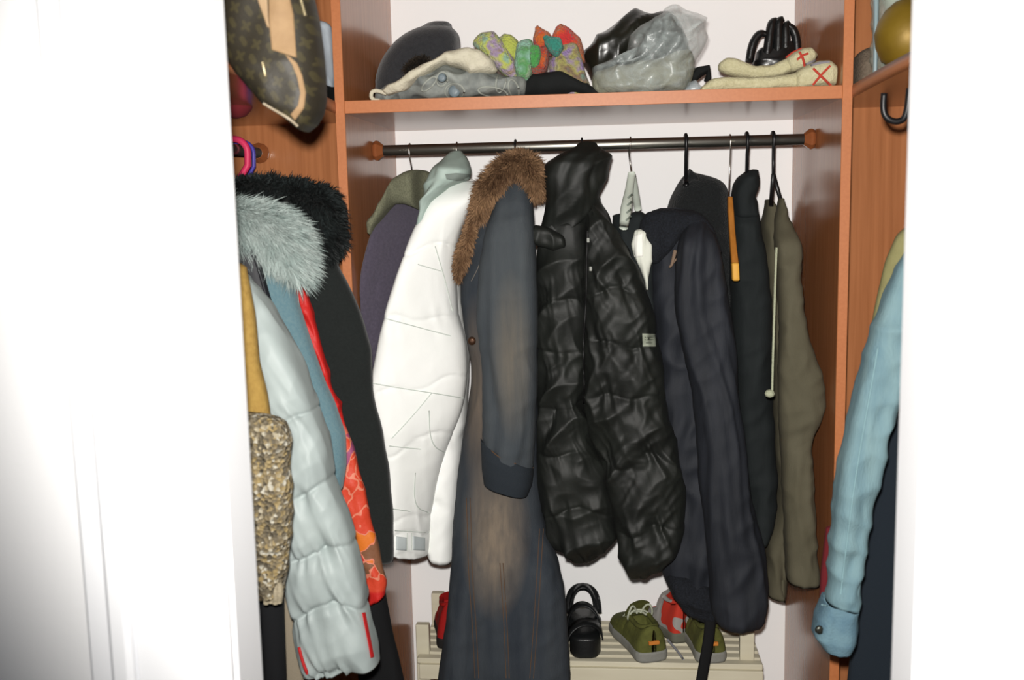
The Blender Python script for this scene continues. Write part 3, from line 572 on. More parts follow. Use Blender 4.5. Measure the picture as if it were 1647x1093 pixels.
# patterned scarf
def floral_extra(nt, b, mp):
    N, L = nt.nodes, nt.links
    tc = [x for x in N if x.type == 'TEX_COORD'][0]
    nz = N.new('ShaderNodeTexNoise'); nz.inputs['Scale'].default_value = 18; L.new(tc.outputs['Object'], nz.inputs['Vector'])
    mx = N.new('ShaderNodeMixRGB'); mx.inputs[0].default_value = 0.10; L.new(tc.outputs['Object'], mx.inputs[1]); L.new(nz.outputs['Color'], mx.inputs[2])
    v = N.new('ShaderNodeTexVoronoi'); v.inputs['Scale'].default_value = 20; L.new(mx.outputs[0], v.inputs['Vector'])
    sp = N.new('ShaderNodeSeparateColor'); L.new(v.outputs['Color'], sp.inputs[0])
    r = N.new('ShaderNodeValToRGB'); r.color_ramp.interpolation = 'CONSTANT'; e = r.color_ramp.elements
    e[0].position = 0; e[0].color = lin((196, 64, 40))+(1,); e[1].position = 0.3; e[1].color = lin((206, 110, 36))+(1,)
    for p_, c in ((0.52, (178, 46, 42)), (0.68, (150, 76, 110)), (0.84, (120, 80, 56))):
        q = e.new(p_); q.color = lin(c)+(1,)
    L.new(sp.outputs[0], r.inputs[0])
    v2 = N.new('ShaderNodeTexVoronoi'); v2.feature = 'DISTANCE_TO_EDGE'; v2.inputs['Scale'].default_value = 20; L.new(mx.outputs[0], v2.inputs['Vector'])
    ed = N.new('ShaderNodeMath'); ed.operation = 'LESS_THAN'; ed.inputs[1].default_value = 0.035; L.new(v2.outputs['Distance'], ed.inputs[0])
    m1 = N.new('ShaderNodeMixRGB'); m1.inputs[2].default_value = lin((206, 120, 96))+(1,); L.new(ed.outputs[0], m1.inputs[0]); L.new(r.outputs[0], m1.inputs[1])
    sx = N.new('ShaderNodeSeparateXYZ'); L.new(tc.outputs['Object'], sx.inputs[0])
    gt = N.new('ShaderNodeMapRange'); zc = float(P(556, 690, 1.95)[2]); gt.inputs[1].default_value = zc-0.02; gt.inputs[2].default_value = zc+0.02; L.new(sx.outputs['Z'], gt.inputs[0])
    gb = N.new('ShaderNodeMapRange'); zb = float(P(605, 948, 1.95)[2]); gb.inputs[1].default_value = zb+0.003; gb.inputs[2].default_value = zb-0.003; L.new(sx.outputs['Z'], gb.inputs[0])
    ad = N.new('ShaderNodeMath'); ad.operation = 'MAXIMUM'; L.new(gt.outputs[0], ad.inputs[0]); L.new(gb.outputs[0], ad.inputs[1])
    m2 = N.new('ShaderNodeMixRGB'); m2.inputs[2].default_value = lin((186, 34, 30))+(1,); L.new(ad.outputs[0], m2.inputs[0]); L.new(m1.outputs[0], m2.inputs[1]); L.new(m2.outputs[0], b.inputs['Base Color'])
FLOR = mat('red_floral_silk', (186, 34, 30), rough=0.55, bump=0.2, bscale=150, extra=floral_extra)
t = tag(loft('patterned_scarf', [(462, 430, 470, 425, .6), (470, 450, 484, 446), (476, 475, 495, 475), (494, 533, 511, 533), (520, 619, 532, 617), (540, 670, 553, 665), (538, 700, 562, 698), (540, 740, 572, 735), (538, 780, 583, 775), (550, 826, 594, 826), (562, 889, 609, 880), (580, 942, 622, 937), (591, 974, 618, 958)], 1.955, 0.014, FLOR, None, n=110, mseg=40, disp=drape(0.006, 16, 141, crease=0.005, base=0.3), sm=0.03),
    'red and orange floral scarf hanging between blue coat and black coat', 'scarf', GL)
# blue coat with white fur
t = empty('fur_collar_coat', P(440, 790, 1.87), 'light blue coat with a fluffy white fur collar', 'coat', GL)
BLUEW = mat('light_blue_wool', (98, 124, 130), rough=0.95, col2=(84, 114, 124), nscale=180, bump=0.25, bscale=450, sheen=0.2)
loft('body', [(230, 350, 430, 380, .5), (180, 410, 452, 410, .8), (160, 440, 467, 438), (150, 488, 480, 488), (145, 526, 492, 526), (140, 574, 508, 574), (138, 619, 524, 619), (136, 645, 537, 645), (134, 699, 555, 699), (134, 749, 556, 749), (134, 790, 550, 786)], 1.87, 0.05, BLUEW, t, n=100, mseg=80, disp=drape(0.003, 6, 145, base=0.4), sm=0.03)
WF0 = mat('white_fur_hide', (150, 162, 158), rough=0.95); WF = fur_mat('white_fur', (140, 156, 152), (186, 196, 192))
cl = loft('fur_collar', [(300, 330, 310, 420), (380, 324, 385, 414), (412, 328, 412, 416), (440, 336, 434, 418), (464, 350, 452, 422), (480, 372, 464, 428), (486, 400, 472, 438, .8), (488, 430, 478, 446, .5)], 1.84, 0.055, WF0, t, n=60, mseg=40, end='round')
fur('fur', cl, 18000, 0.036, WF, cl, seed=9, comb=(0.9, 0, -0.75), width=0.0008, spread=0.45)
# black leather strap jacket
t = tag(loft('leather_jacket', [(330, 370, 396, 384, .6), (330, 410, 411, 402), (330, 440, 420, 425), (330, 470, 428, 455), (340, 510, 438, 490), (350, 560, 446, 522), (360, 700, 452, 650)], 1.785, 0.016, mat('black_leather', (26, 27, 32), rough=0.6, spec=0.35, bump=0.1, bscale=120), None, n=60, mseg=40, disp=drape(0.003, 10, 151, base=1)),
    'thin black leather shoulder showing between grey puffer and light blue coat', 'jacket', GL)
seam('piping', bvh(t), [(404, 400), (414, 425), (424, 460), (434, 500)], 0.003, MATS['black_leather'], t)
# grey puffer
t = empty('puffer_jacket', P(500, 1085, 1.7), 'silver grey quilted down coat with a red cuff zip', 'coat', GL)
loft('body', [(160, 400, 392, 430, .5), (100, 470, 410, 480, .8), (90, 560, 440, 560), (90, 700, 455, 690), (95, 820, 455, 820), (100, 930, 446, 930)], 1.745, 0.05, NYL_G, t, n=110, mseg=80, disp=puff([.3, .5, .7, .88], 0.012, 0.008, 161))
sl = loft('sleeve', [(360, 440, 402, 440, .5, .03), (372, 500, 436, 488, .8), (390, 560, 466, 545), (420, 640, 500, 628), (455, 697, 511, 663), (458, 745, 528, 715), (464, 800, 534, 771), (460, 850, 556, 822), (464, 896, 570, 872), (460, 930, 582, 925), (474, 983, 590, 969), (478, 1030, 600, 1020), (494, 1080, 608, 1066)], 1.665, 0.05, NYL_G, t, n=240, mseg=120,
     sup=3, disp=puff([.385, .545, .70, .845], 0.013, 0.008, 165, crumple=0.004), sm=0.025)
b4 = bvh(sl); REDZ = mat('red_zip', (176, 32, 34), rough=0.6)
patch('cuff_zip', b4, [(582, 985, 588, 984), (587, 1010, 593, 1010), (592, 1035, 598, 1034), (596, 1058, 602, 1056)], REDZ, sl, thick=0.003, n=20, mm=5)
seam('cuff_piping', b4, [(481, 1040), (486, 1062), (494, 1082)], 0.003, REDZ, sl)
# trousers under it
t = tag(loft('trousers', [(400, 900, 462, 900), (440, 960, 476, 960), (450, 1020, 484, 1020), (456, 1110, 494, 1110)], 1.76, 0.02, mat('beige_cotton', (140, 130, 112), rough=0.9, bump=0.2, bscale=300), None, n=40, mseg=36, disp=drape(0.003, 14, 171, base=1)),
    'beige trouser leg hanging under the silver grey down coat', 'trousers', GL)
t = tag(loft('trousers', [(360, 880, 448, 880), (380, 960, 456, 960), (390, 1020, 457, 1020), (395, 1110, 458, 1110)], 1.60, 0.02, mat('black_gabardine', (14, 15, 18), rough=0.9), None, n=40, mseg=36, disp=drape(0.003, 14, 173, base=1)),
    'black trouser leg hanging below the gold tweed scarf', 'trousers', GL)
# gold scarf
def tweed_extra(nt, b, mp):
    N, L = nt.nodes, nt.links
    tc = [x for x in N if x.type == 'TEX_COORD'][0]
    v = N.new('ShaderNodeTexVoronoi'); v.inputs['Scale'].default_value = 170; L.new(tc.outputs['Object'], v.inputs['Vector'])
    sp = N.new('ShaderNodeSeparateColor'); L.new(v.outputs['Color'], sp.inputs[0])
    r = N.new('ShaderNodeValToRGB'); e = r.color_ramp.elements; e[0].color = lin((78, 72, 60))+(1,); e[1].color = lin((142, 124, 84))+(1,); e[1].position = 0.75
    q = e.new(0.4); q.color = lin((112, 102, 82))+(1,); q = e.new(0.95); q.color = lin((170, 166, 152))+(1,)
    L.new(sp.outputs[0], r.inputs[0]); L.new(r.outputs[0], b.inputs['Base Color'])
    bp = N.new('ShaderNodeBump'); bp.inputs['Strength'].default_value = 1; bp.inputs['Distance'].default_value = 0.005; L.new(v.outputs['Distance'], bp.inputs['Height']); L.new(bp.outputs[0], b.inputs['Normal'])
TWEED = mat('gold_tweed', (116, 100, 72), rough=0.75, extra=tweed_extra)
TANS = mat('mustard_wool', (150, 122, 62), rough=0.9, col2=(132, 104, 50), nscale=100, bump=0.4, bscale=300)
t = empty('knitted_scarf', P(430, 970, 1.5), 'mustard and gold tweed scarf with a tasselled end', 'scarf', GL)
loft('upper_length', [(300, 420, 396, 430), (310, 500, 410, 505), (315, 582, 416, 582), (320, 635, 429, 635), (325, 690, 437, 690)], 1.53, 0.02, TANS, t, n=50, mseg=36, disp=drape(0.003, 14, 181, base=1))
loft('tweed_length', [(330, 672, 458, 680), (332, 704, 467, 704), (335, 817, 470, 817), (345, 890, 466, 890), (370, 929, 460, 929), (395, 950, 455, 952)], 1.50, 0.028, TWEED, t, n=70, mseg=50, disp=drape(0.004, 14, 183, crease=0.004, base=1), end='round')
for k, (a, b_) in enumerate(((428, 428), (435, 436), (442, 443), (449, 449))):
    tube('tassel', [P(a, 935, 1.485), P((a+b_)/2+1, 955, 1.482), P(b_, 970-2*(k % 2), 1.485)], [0.005, 0.0065, 0.0045], mat('cream_tassel', (150, 140, 118), rough=0.8, bump=0.6, bscale=300), t, sub=3)
# pink and blue hangers on the left rail
def side_hanger(Y, rr, r, m, label, xo=-0.80):
    h = empty('clothes_hanger', (xo, Y, RZ-0.08), label, 'hanger', 'hangers on the left rail')
    pts = [(xo+rr*math.cos(a), Y, RZ-rr*0.25+rr*math.sin(a)) for a in np.linspace(math.pi*1.05, -0.1, 14)] + [(xo+rr*0.95, Y, RZ-0.035), (xo+rr*0.5, Y, RZ-0.055), (xo, Y, RZ-0.075)]
    tube('hook', pts, r, m, h, res=10)
    tube('shoulder_bar', [(xo-0.17, Y, RZ-0.145), (xo-0.09, Y, RZ-0.105), (xo, Y, RZ-0.075), (xo+0.09, Y, RZ-0.105), (xo+0.17, Y, RZ-0.145)], r, m, h, res=10, sub=3)
side_hanger(2.16, 0.030, 0.0075, mat('pink_plastic', (206, 50, 92), rough=0.45), 'pink plastic hanger hooked over the left rail')
side_hanger(2.21, 0.026, 0.0045, mat('violet_plastic', (70, 60, 150), rough=0.4), 'violet blue plastic hanger behind the pink hanger')

# ================================================================== right wing
GR = 'garments on the right rail'
DENIM_L = mat('light_blue_denim', (116, 142, 146), rough=0.9, col2=(92, 120, 130), nscale=40, bump=0.35, bscale=380, stretch=(1, 1, 0.15))  # darker streaks in the colour stand in for shade in sleeve folds
t = empty('denim_jacket', P(1500, 950, 1.75), 'light blue denim jacket with a buttoned sleeve cuff', 'jacket', GR)
loft('body', [(1540, 380, 1700, 370, .5), (1500, 440, 1760, 430, .8), (1490, 560, 1790, 560), (1480, 700, 1800, 700), (1475, 900, 1800, 900)], 1.80, 0.045, DENIM_L, t, n=60, mseg=60, disp=drape(0.006, 7, 191))
sl = loft('sleeve', [(1455, 405, 1570, 405, .6), (1428, 468, 1535, 480, .9), (1398, 543, 1485, 555), (1384, 608, 1452, 618), (1359, 706, 1427, 702), (1346, 784, 1411, 787), (1336, 869, 1393, 880), (1326, 965, 1378, 975)], 1.72, 0.042, DENIM_L, t, n=120, mseg=64, disp=drape(0.006, 12, 195, crease=0.004, base=0.7))
DENIM_C = mat('denim_cuff', (98, 126, 136), rough=0.9, col2=(76, 104, 120), nscale=30, bump=0.4, bscale=300)
cf = loft('cuff', [(1324, 962, 1379, 974), (1312, 990, 1378, 1000), (1308, 1018, 1374, 1028), (1324, 1040, 1366, 1042, .9)], 1.72, 0.044, DENIM_C, t, n=36, mseg=48, start='hem', disp=drape(0.003, 14, 198, crease=0.002, base=1))
b5 = bvh(sl, cf)
seam('seam', b5, [(1412, 560), (1398, 640), (1380, 740), (1366, 840), (1352, 955)], 0.0014, mat('denim_thread', (120, 150, 156), rough=0.9), sl)
seam('seam', bvh(cf), [(1322, 972), (1350, 978), (1376, 984)], 0.0014, MATS['denim_thread'], cf)
q = hit(bvh(cf), 1318, 1012, 0.003); lathe('cuff_button', [(0.002, -0.004), (0.007, -0.004), (0.008, 0), (0.006, 0.003)], mat('brass_button', (70, 72, 66), rough=0.35, metal=0.8), cf, 'y', tuple(q), seg=12)
t = tag(loft('cotton_shirt', [(1480, 350, 1560, 350, .6), (1444, 375, 1580, 380), (1424, 420, 1580, 430), (1410, 480, 1560, 480), (1402, 520, 1520, 530), (1398, 580, 1500, 580)], 1.83, 0.022, mat('khaki_cotton', (128, 124, 84), rough=0.9, col2=(116, 112, 74), nscale=40, bump=0.2, bscale=350), None, n=50, mseg=44, disp=drape(0.004, 10, 201, base=1)),
    'khaki shirt shoulder showing above the light blue denim jacket', 'shirt', GR)
t = tag(loft('long_coat', [(1480, 440, 1680, 440, .6), (1440, 520, 1720, 520), (1418, 700, 1740, 700), (1392, 880, 1740, 880), (1374, 1000, 1740, 1000), (1362, 1110, 1740, 1110)], 1.90, 0.03, mat('navy_wool', (22, 30, 38), rough=0.95, bump=0.2, bscale=400), None, n=60, mseg=60, disp=drape(0.004, 8, 205, base=0.8)),
    'long navy coat hanging behind the light blue denim jacket', 'coat', GR)
t = tag(loft('knit_scarf', [(1328, 850, 1345, 850), (1320, 920, 1340, 920), (1318, 960, 1336, 962)], 1.86, 0.010, mat('maroon_knit', (92, 22, 28), rough=0.95), None, n=24, mseg=20, end='round'),
    'maroon knit end hanging behind the denim jacket cuff', 'scarf', GR)

# ================================================================== on the long shelf
LIM = {'x': (XL+0.003, XR-0.003), 'z': SZ1+0.0008}
def top_at(px, py, Y): return P(px, py, Y)
ZS = SZ1
# felt hat
FELT = mat('black_felt', (36, 37, 40), rough=0.95, col2=(46, 47, 50), nscale=120, bump=0.4, bscale=400, sheen=0.3)
t = empty('felt_hat', (P(670, 150, 2.42)[0], 2.42, ZS), 'dark grey felt hat standing on the long shelf', 'hat')
cr = loft('crown', [(680, 44, 726, 44, .45), (660, 51, 736, 50, .7), (638, 68, 740, 64, .9), (622, 88, 740, 84, 1), (612, 106, 740, 110, 1), (604, 135, 738, 140, 1), (603, 160, 736, 165, .9)], 2.43, 0.075, FELT, t, n=60, mseg=60, disp=drape(0.003, 6, 211, base=1), end='round', start='round', sm=0.12)
fp = loft('fur_patch', [(652, 108, 660, 120), (668, 94, 676, 122), (684, 92, 692, 112), (692, 100, 696, 106)], 2.355, 0.012, mat('brown_black_fur_hide', (24, 22, 20), rough=0.95), t, n=24, mseg=20, end='round')
fur('fur', fp, 1200, 0.010, fur_mat('dark_brown_fur', (18, 16, 14), (54, 46, 38)), fp, seed=12, comb=(0, 0, 0.2))
# sheepskin garment
SHEEP = mat('cream_fleece', (206, 200, 180), rough=0.95, bump=0.6, bscale=160, col2=(188, 182, 160), nscale=50)
SUEDE = mat('grey_suede', (152, 156, 150), rough=0.85, col2=(98, 103, 102), nscale=30, bump=0.4, bscale=90)
t = empty('sheepskin_garment', (P(720, 158, 2.25)[0], 2.25, ZS), 'folded grey suede garment with cream fleece edges and buttons', 'garment')
bd = loft('suede_body', [(612, 152, 612, 164, .5), (645, 133, 645, 166, .8), (680, 112, 680, 165), (716, 100, 718, 163), (742, 112, 744, 162), (764, 118, 764, 161), (800, 114, 802, 160), (830, 124, 828, 159, .9), (846, 132, 842, 158, .6)], 2.25, 0.10, SUEDE, t, n=110, mseg=64, disp=drape(0.010, 14, 221, crease=0.010, base=1), end='round')
fl = loft('fleece_edge', [(618, 146, 628, 154, .6), (643, 129, 655, 146, .9), (665, 115, 674, 130), (687, 102, 692, 119), (721, 85, 718, 104), (748, 80, 742, 112), (772, 84, 760, 122), (792, 98, 776, 123), (800, 108, 790, 120, .6)], 2.175, 0.045, SHEEP, t, n=70, mseg=40, disp=drape(0.003, 20, 225, crease=0.004, base=1), end='round')
tube('fleece_loop', [P(612, 162, 2.16), P(598, 161, 2.16), P(596, 150, 2.16), P(602, 145, 2.16), P(612, 147, 2.16), P(622, 151, 2.16)], 0.0045, SHEEP, t, sub=4)
b6 = bvh(bd); BUT = mat('grey_button', (108, 120, 126), rough=0.4); EDG = mat('pale_suede_edge', (150, 154, 146), rough=0.9)
q = hit(b6, 731, 147, 0.004); lathe('button', [(0.003, -0.006), (0.011, -0.006), (0.013, -0.002), (0.012, 0.003)], BUT, bd, 'y', tuple(q), seg=20)
q = hit(b6, 711, 125, 0.004); lathe('button', [(0.003, -0.005), (0.008, -0.005), (0.010, 0)], BUT, bd, 'y', tuple(q), seg=16)
def ringpts(cx, cy, rx, ry, a0=0, a1=6.283, rot=0, k=14):
    return [(cx+rx*math.cos(a)*math.cos(rot)-ry*math.sin(a)*math.sin(rot), cy+rx*math.cos(a)*math.sin(rot)+ry*math.sin(a)*math.cos(rot)) for a in np.linspace(a0, a1, k)]
for pr in ((731, 147, 16, 13, 0), (711, 127, 9, 12, .3), (792, 148, 24, 8, .15), (806, 130, 8, 20, .2), (826, 143, 8, 16, -.3), (690, 135, 6, 16, .8)):
    seam('edge_loop', b6, ringpts(pr[0], pr[1], pr[2], pr[3], rot=pr[4]), 0.0022, EDG, bd, sub=2)
# dark cloth under scarf
t = tag(loft('folded_cloth', [(842, 128, 842, 160, .7), (870, 118, 870, 160), (905, 116, 905, 159), (932, 128, 930, 158), (950, 140, 948, 157, .7), (972, 138, 970, 156, .7)], 2.27, 0.085, mat('black_cloth', (18, 20, 20), rough=0.9, bump=0.3, bscale=120), None, n=50, mseg=40, disp=drape(0.005, 12, 231, crease=0.005, base=1), end='round'),
    'folded black cloth under the colourful knitted scarf on the shelf', 'cloth')
# colourful scarf
def rainbow(name, cols, sc):
    def ex(nt, b, mp):
        N, L = nt.nodes, nt.links; tc = [x for x in N if x.type == 'TEX_COORD'][0]
        n = N.new('ShaderNodeTexNoise'); n.inputs['Scale'].default_value = sc; n.inputs['Detail'].default_value = 2; L.new(tc.outputs['Object'], n.inputs['Vector'])
        r = N.new('ShaderNodeValToRGB'); e = r.color_ramp.elements
        e[0].position = 0.3; e[0].color = lin(cols[0])+(1,); e[1].position = 0.7; e[1].color = lin(cols[-1])+(1,)
        for i, c in enumerate(cols[1:-1]): q = e.new(0.3+0.4*(i+1)/(len(cols)-1)); q.color = lin(c)+(1,)
        L.new(n.outputs['Fac'], r.inputs[0]); L.new(r.outputs[0], b.inputs['Base Color'])
        v = N.new('ShaderNodeTexVoronoi'); v.inputs['Scale'].default_value = 190; L.new(tc.outputs['Object'], v.inputs['Vector'])
        bp = N.new('ShaderNodeBump'); bp.inputs['Strength'].default_value = 0.9; bp.inputs['Distance'].default_value = 0.004; L.new(v.outputs['Distance'], bp.inputs['Height']); L.new(bp.outputs[0], b.inputs['Normal'])
    return mat(name, cols[0], rough=0.95, extra=ex, sheen=0.2)
KN1 = rainbow('knit_mint_lilac', [(160, 176, 150), (140, 120, 96), (150, 132, 160), (172, 178, 80), (130, 160, 140)], 26)
KN2 = rainbow('knit_lime', [(176, 182, 84), (158, 168, 78), (150, 134, 150)], 20)
KN3 = rainbow('knit_green', [(70, 128, 96), (130, 168, 150), (84, 140, 84), (160, 176, 150)], 24)
KN4 = rainbow('knit_red_orange', [(176, 44, 44), (190, 50, 48), (186, 96, 40), (170, 90, 44)], 22)
KN5 = rainbow('knit_lilac_brown', [(128, 104, 156), (138, 116, 160), (150, 146, 86), (120, 96, 80), (96, 140, 126)], 24)
KN6 = rainbow('knit_teal', [(44, 112, 100), (60, 140, 120)], 24)
KN7 = rainbow('knit_rust', [(180, 84, 42), (160, 56, 40), (128, 90, 66)], 24)
t = empty('multicolour_scarf', (P(860, 150, 2.25)[0], 2.27, ZS), 'multicoloured knitted scarf rolled up in folds on the long shelf', 'scarf')
kd = lambda s: drape(0.003, 18, s, crease=0.002, base=1)
def fold(rows, Y, th, m, seed): return loft('fold', rows, Y, th, m, t, n=44, mseg=36, disp=kd(seed), end='round')
fold([(764, 76, 782, 52, .7), (772, 86, 796, 50), (786, 96, 808, 66), (800, 110, 820, 82), (812, 122, 832, 100), (824, 130, 836, 118, .7)], 2.24, 0.045, KN1, 241)
fold([(803, 62, 806, 70, .6), (812, 57, 812, 90), (822, 56, 824, 104), (834, 66, 834, 112), (838, 78, 838, 104, .6)], 2.26, 0.045, KN2, 243)
fold([(832, 74, 858, 68, .7), (829, 88, 864, 84), (828, 104, 862, 104), (832, 124, 856, 124), (838, 133, 850, 133, .6)], 2.225, 0.04, KN3, 245)
fold([(852, 76, 868, 78, .7), (850, 92, 870, 92), (854, 108, 868, 106, .8)], 2.205, 0.03, rainbow('knit_bright_green', [(66, 140, 66), (96, 150, 100)], 20), 246)
fold([(866, 82, 884, 78, .7), (858, 100, 884, 96), (852, 112, 880, 112), (856, 121, 872, 122, .6)], 2.235, 0.045, KN7, 247)
fold([(862, 48, 866, 44, .6), (857, 66, 884, 54), (858, 78, 892, 66), (868, 86, 892, 84, .7)], 2.27, 0.05, KN4, 249)
fold([(894, 50, 906, 41, .7), (888, 62, 920, 48), (890, 76, 934, 62), (908, 86, 940, 82), (928, 100, 942, 98, .7)], 2.28, 0.05, KN4, 251)
fold([(874, 62, 880, 58, .6), (876, 72, 902, 62), (884, 86, 906, 78), (890, 90, 900, 88, .6)], 2.205, 0.028, KN6, 253)
fold([(890, 88, 930, 76, .7), (882, 104, 937, 100), (884, 122, 942, 122), (888, 138, 950, 138), (896, 150, 958, 154, .8)], 2.245, 0.045, KN5, 255)
# black bag and clear bag
t = tag(loft('black_bag', [(944, 84, 942, 106, .6), (962, 57, 962, 148), (990, 38, 990, 156), (1020, 17, 1020, 156), (1048, 25, 1050, 155), (1074, 20, 1080, 154), (1094, 40, 1094, 153, .8), (1104, 70, 1102, 150, .6)], 2.36, 0.09, mat('black_vinyl', (16, 17, 14), rough=0.3, spec=0.5, col2=(30, 30, 22), nscale=14, bump=0.3, bscale=30), None, n=80, mseg=44, disp=drape(0.005, 10, 261, crease=0.010, base=1), end='round', sm=0.03),
    'black vinyl bag packed behind the clear plastic bag on the shelf', 'bag')
t = tag(loft('cloth_bundle', [(960, 116, 962, 152, .7), (985, 110, 985, 155), (1020, 104, 1020, 154), (1056, 96, 1056, 153), (1085, 84, 1085, 151), (1105, 82, 1098, 148, .7)], 2.235, 0.055, mat('grey_beige_knit', (142, 144, 128), rough=0.95, col2=(120, 118, 98), nscale=40, bump=0.6, bscale=220), None, n=60, mseg=44, disp=drape(0.005, 12, 265, crease=0.004, base=1), end='round'),
    'grey beige knitwear bundle inside the clear plastic bag', 'knitwear')
def clear(name, tint, op):
    m = bpy.data.materials.new(name); m.use_nodes = True; nt = m.node_tree; N, L = nt.nodes, nt.links; b = N['Principled BSDF']
    b.inputs['Base Color'].default_value = lin(tint)+(1,); b.inputs['Roughness'].default_value = 0.25; b.inputs['Specular IOR Level'].default_value = 0.7
    tr = N.new('ShaderNodeBsdfTransparent'); mx = N.new('ShaderNodeMixShader')
    tc = N.new('ShaderNodeTexCoord'); n = N.new('ShaderNodeTexNoise'); n.inputs['Scale'].default_value = 26; n.inputs['Detail'].default_value = 6; n.inputs['Distortion'].default_value = 1.5; L.new(tc.outputs['Object'], n.inputs['Vector'])
    mr = N.new('ShaderNodeMapRange'); mr.inputs[1].default_value = 0.35; mr.inputs[2].default_value = 0.75; mr.inputs[3].default_value = op*0.6; mr.inputs[4].default_value = min(1, op*1.6); L.new(n.outputs['Fac'], mr.inputs[0])
    bp = N.new('ShaderNodeBump'); bp.inputs['Strength'].default_value = 0.5; bp.inputs['Distance'].default_value = 0.006; L.new(n.outputs['Fac'], bp.inputs['Height']); L.new(bp.outputs[0], b.inputs['Normal'])
    L.new(mr.outputs[0], mx.inputs[0]); L.new(tr.outputs[0], mx.inputs[1]); L.new(b.outputs[0], mx.inputs[2]); L.new(mx.outputs[0], N['Material Output'].inputs[0])
    MATS[name] = m; return m
CLEAR = clear('clear_polythene', (196, 206, 204), 0.34)
t = tag(loft('plastic_bag', [(1066, 24, 1098, 12, .5), (1052, 34, 1122, 24, .8), (1030, 46, 1137, 44, 1), (1014, 60, 1139, 60, 1), (1006, 84, 1128, 80), (985, 100, 1120, 100), (952, 110, 1114, 114), (953, 124, 1109, 130), (966, 146, 1100, 147), (978, 152, 1094, 151, .8)], 2.235, 0.095, CLEAR, None, n=120, mseg=80, disp=drape(0.005, 14, 271, crease=0.012, base=1), end='round', sm=0.02),
    'crumpled clear plastic bag holding knitwear on the long shelf', 'bag')
t = tag(loft('cloth_corner', [(1110, 112, 1112, 140, .6), (1122, 110, 1124, 128), (1140, 107, 1136, 120, .8), (1143, 126, 1130, 130, .4)], 2.34, 0.03, MATS['black_cloth'], None, n=30, mseg=24, disp=drape(0.003, 20, 281, crease=0.005, base=1), end='round'),
    'small black cloth corner between plastic bag and knitted socks', 'cloth')
t = tag(loft('plastic_pouch', [(1098, 146, 1100, 152, .6), (1106, 132, 1110, 151), (1118, 128, 1122, 150), (1128, 140, 1128, 149, .6)], 2.22, 0.03, clear('clear_pouch', (190, 200, 204), 0.5), None, n=30, mseg=28, disp=drape(0.003, 20, 285, crease=0.006, base=1), end='round'),
    'small clear plastic pouch beside the knitted socks', 'pouch')
# gloves
LEA = mat('black_glove_leather', (14, 16, 17), rough=0.32, spec=0.55, bump=0.15, bscale=80)
t = empty('leather_gloves', (P(1250, 110, 2.42)[0], 2.42, ZS), 'black leather gloves standing crumpled behind the knitted socks', 'gloves')
loft('palm', [(1216, 84, 1284, 70, .7), (1212, 100, 1290, 90), (1210, 120, 1290, 120), (1212, 146, 1288, 146)], 2.43, 0.035, LEA, t, n=40, mseg=40, disp=drape(0.004, 12, 291, crease=0.004, base=1))
for pp, rr in (([(1205, 100), (1210, 70), (1222, 52), (1234, 56)], 0.0095), ([(1232, 100), (1238, 60), (1241, 36), (1250, 32)], 0.011), ([(1250, 100), (1252, 60), (1252, 34), (1260, 30)], 0.011), ([(1262, 100), (1264, 60), (1263, 42), (1270, 36)], 0.0105), ([(1281, 100), (1282, 66), (1276, 46), (1266, 40)], 0.010)):
    tube('finger', [P(a, b_, 2.415) for a, b_ in pp], [rr, rr*1.05, rr*0.95, rr*0.6], LEA, t, res=12, sub=5)
# knitted socks
KNB = mat('cream_rib_knit', (196, 190, 156), rough=0.95, col2=(178, 172, 136), nscale=120, bump=0.7, bscale=260)
REDK = mat('red_yarn', (176, 60, 46), rough=0.95); GRYK = mat('grey_yarn', (128, 124, 130), rough=0.95)
def sock(label, leg, cuff, Y, crosses, greys, reds=()):
    t = empty('knitted_sock', (P(leg[2][0], leg[2][3], Y)[0], Y, ZS), label, 'sock', 'cream knitted socks on the long shelf')
    lg = loft('leg', leg, Y, 0.026, KNB, t, n=70, mseg=36, disp=drape(0.002, 24, 301, crease=0.002, base=1), end='round')
    cf = loft('cuff', cuff, Y-0.008, 0.034, KNB, t, n=44, mseg=36, disp=drape(0.002, 24, 303, crease=0.001, base=1), end='round')
    tr = bvh(cf)
    for c in crosses: seam('cross_stitch', tr, c, 0.0026, REDK, cf, sub=4, Y=Y)
    for c in greys: seam('grey_band', tr, c, 0.0034, GRYK, cf, sub=4, Y=Y)
    for c in reds: seam('red_band', tr, c, 0.0042, REDK, cf, sub=4, Y=Y)
sock('cream knitted sock with a red crossed cuff lying flat on the shelf', [(1128, 140, 1130, 150, .7), (1142, 129, 1146, 149), (1165, 124, 1168, 148), (1200, 126, 1202, 147), (1240, 124, 1242, 145), (1275, 118, 1278, 143), (1290, 112, 1290, 143)],
     [(1284, 112, 1284, 143, .8), (1298, 104, 1298, 143), (1316, 98, 1316, 142), (1334, 97, 1333, 141), (1343, 106, 1342, 138, .8)], 2.17, [[(1308, 110), (1319, 121), (1336, 137)], [(1335, 106), (1321, 120), (1308, 136)]], [[(1304, 106), (1318, 101), (1334, 100)]])
sock('cream knitted sock with red trim draped over the flat sock', [(1159, 100, 1159, 116, .7), (1168, 93, 1168, 121), (1185, 95, 1184, 124), (1214, 108, 1212, 129), (1240, 106, 1242, 126), (1262, 96, 1268, 119), (1274, 90, 1282, 112)],
     [(1266, 92, 1276, 116, .8), (1276, 84, 1288, 112), (1290, 78, 1300, 106), (1302, 78, 1310, 98, .9), (1308, 84, 1313, 92, .6)], 2.235, [[(1282, 96), (1292, 88), (1300, 86)], [(1286, 84), (1292, 94), (1294, 106)]], [[(1296, 104), (1304, 100), (1311, 97)]], [[(1262, 92), (1274, 83), (1290, 77)]])

# ================================================================== left side shelf
LIM = {}
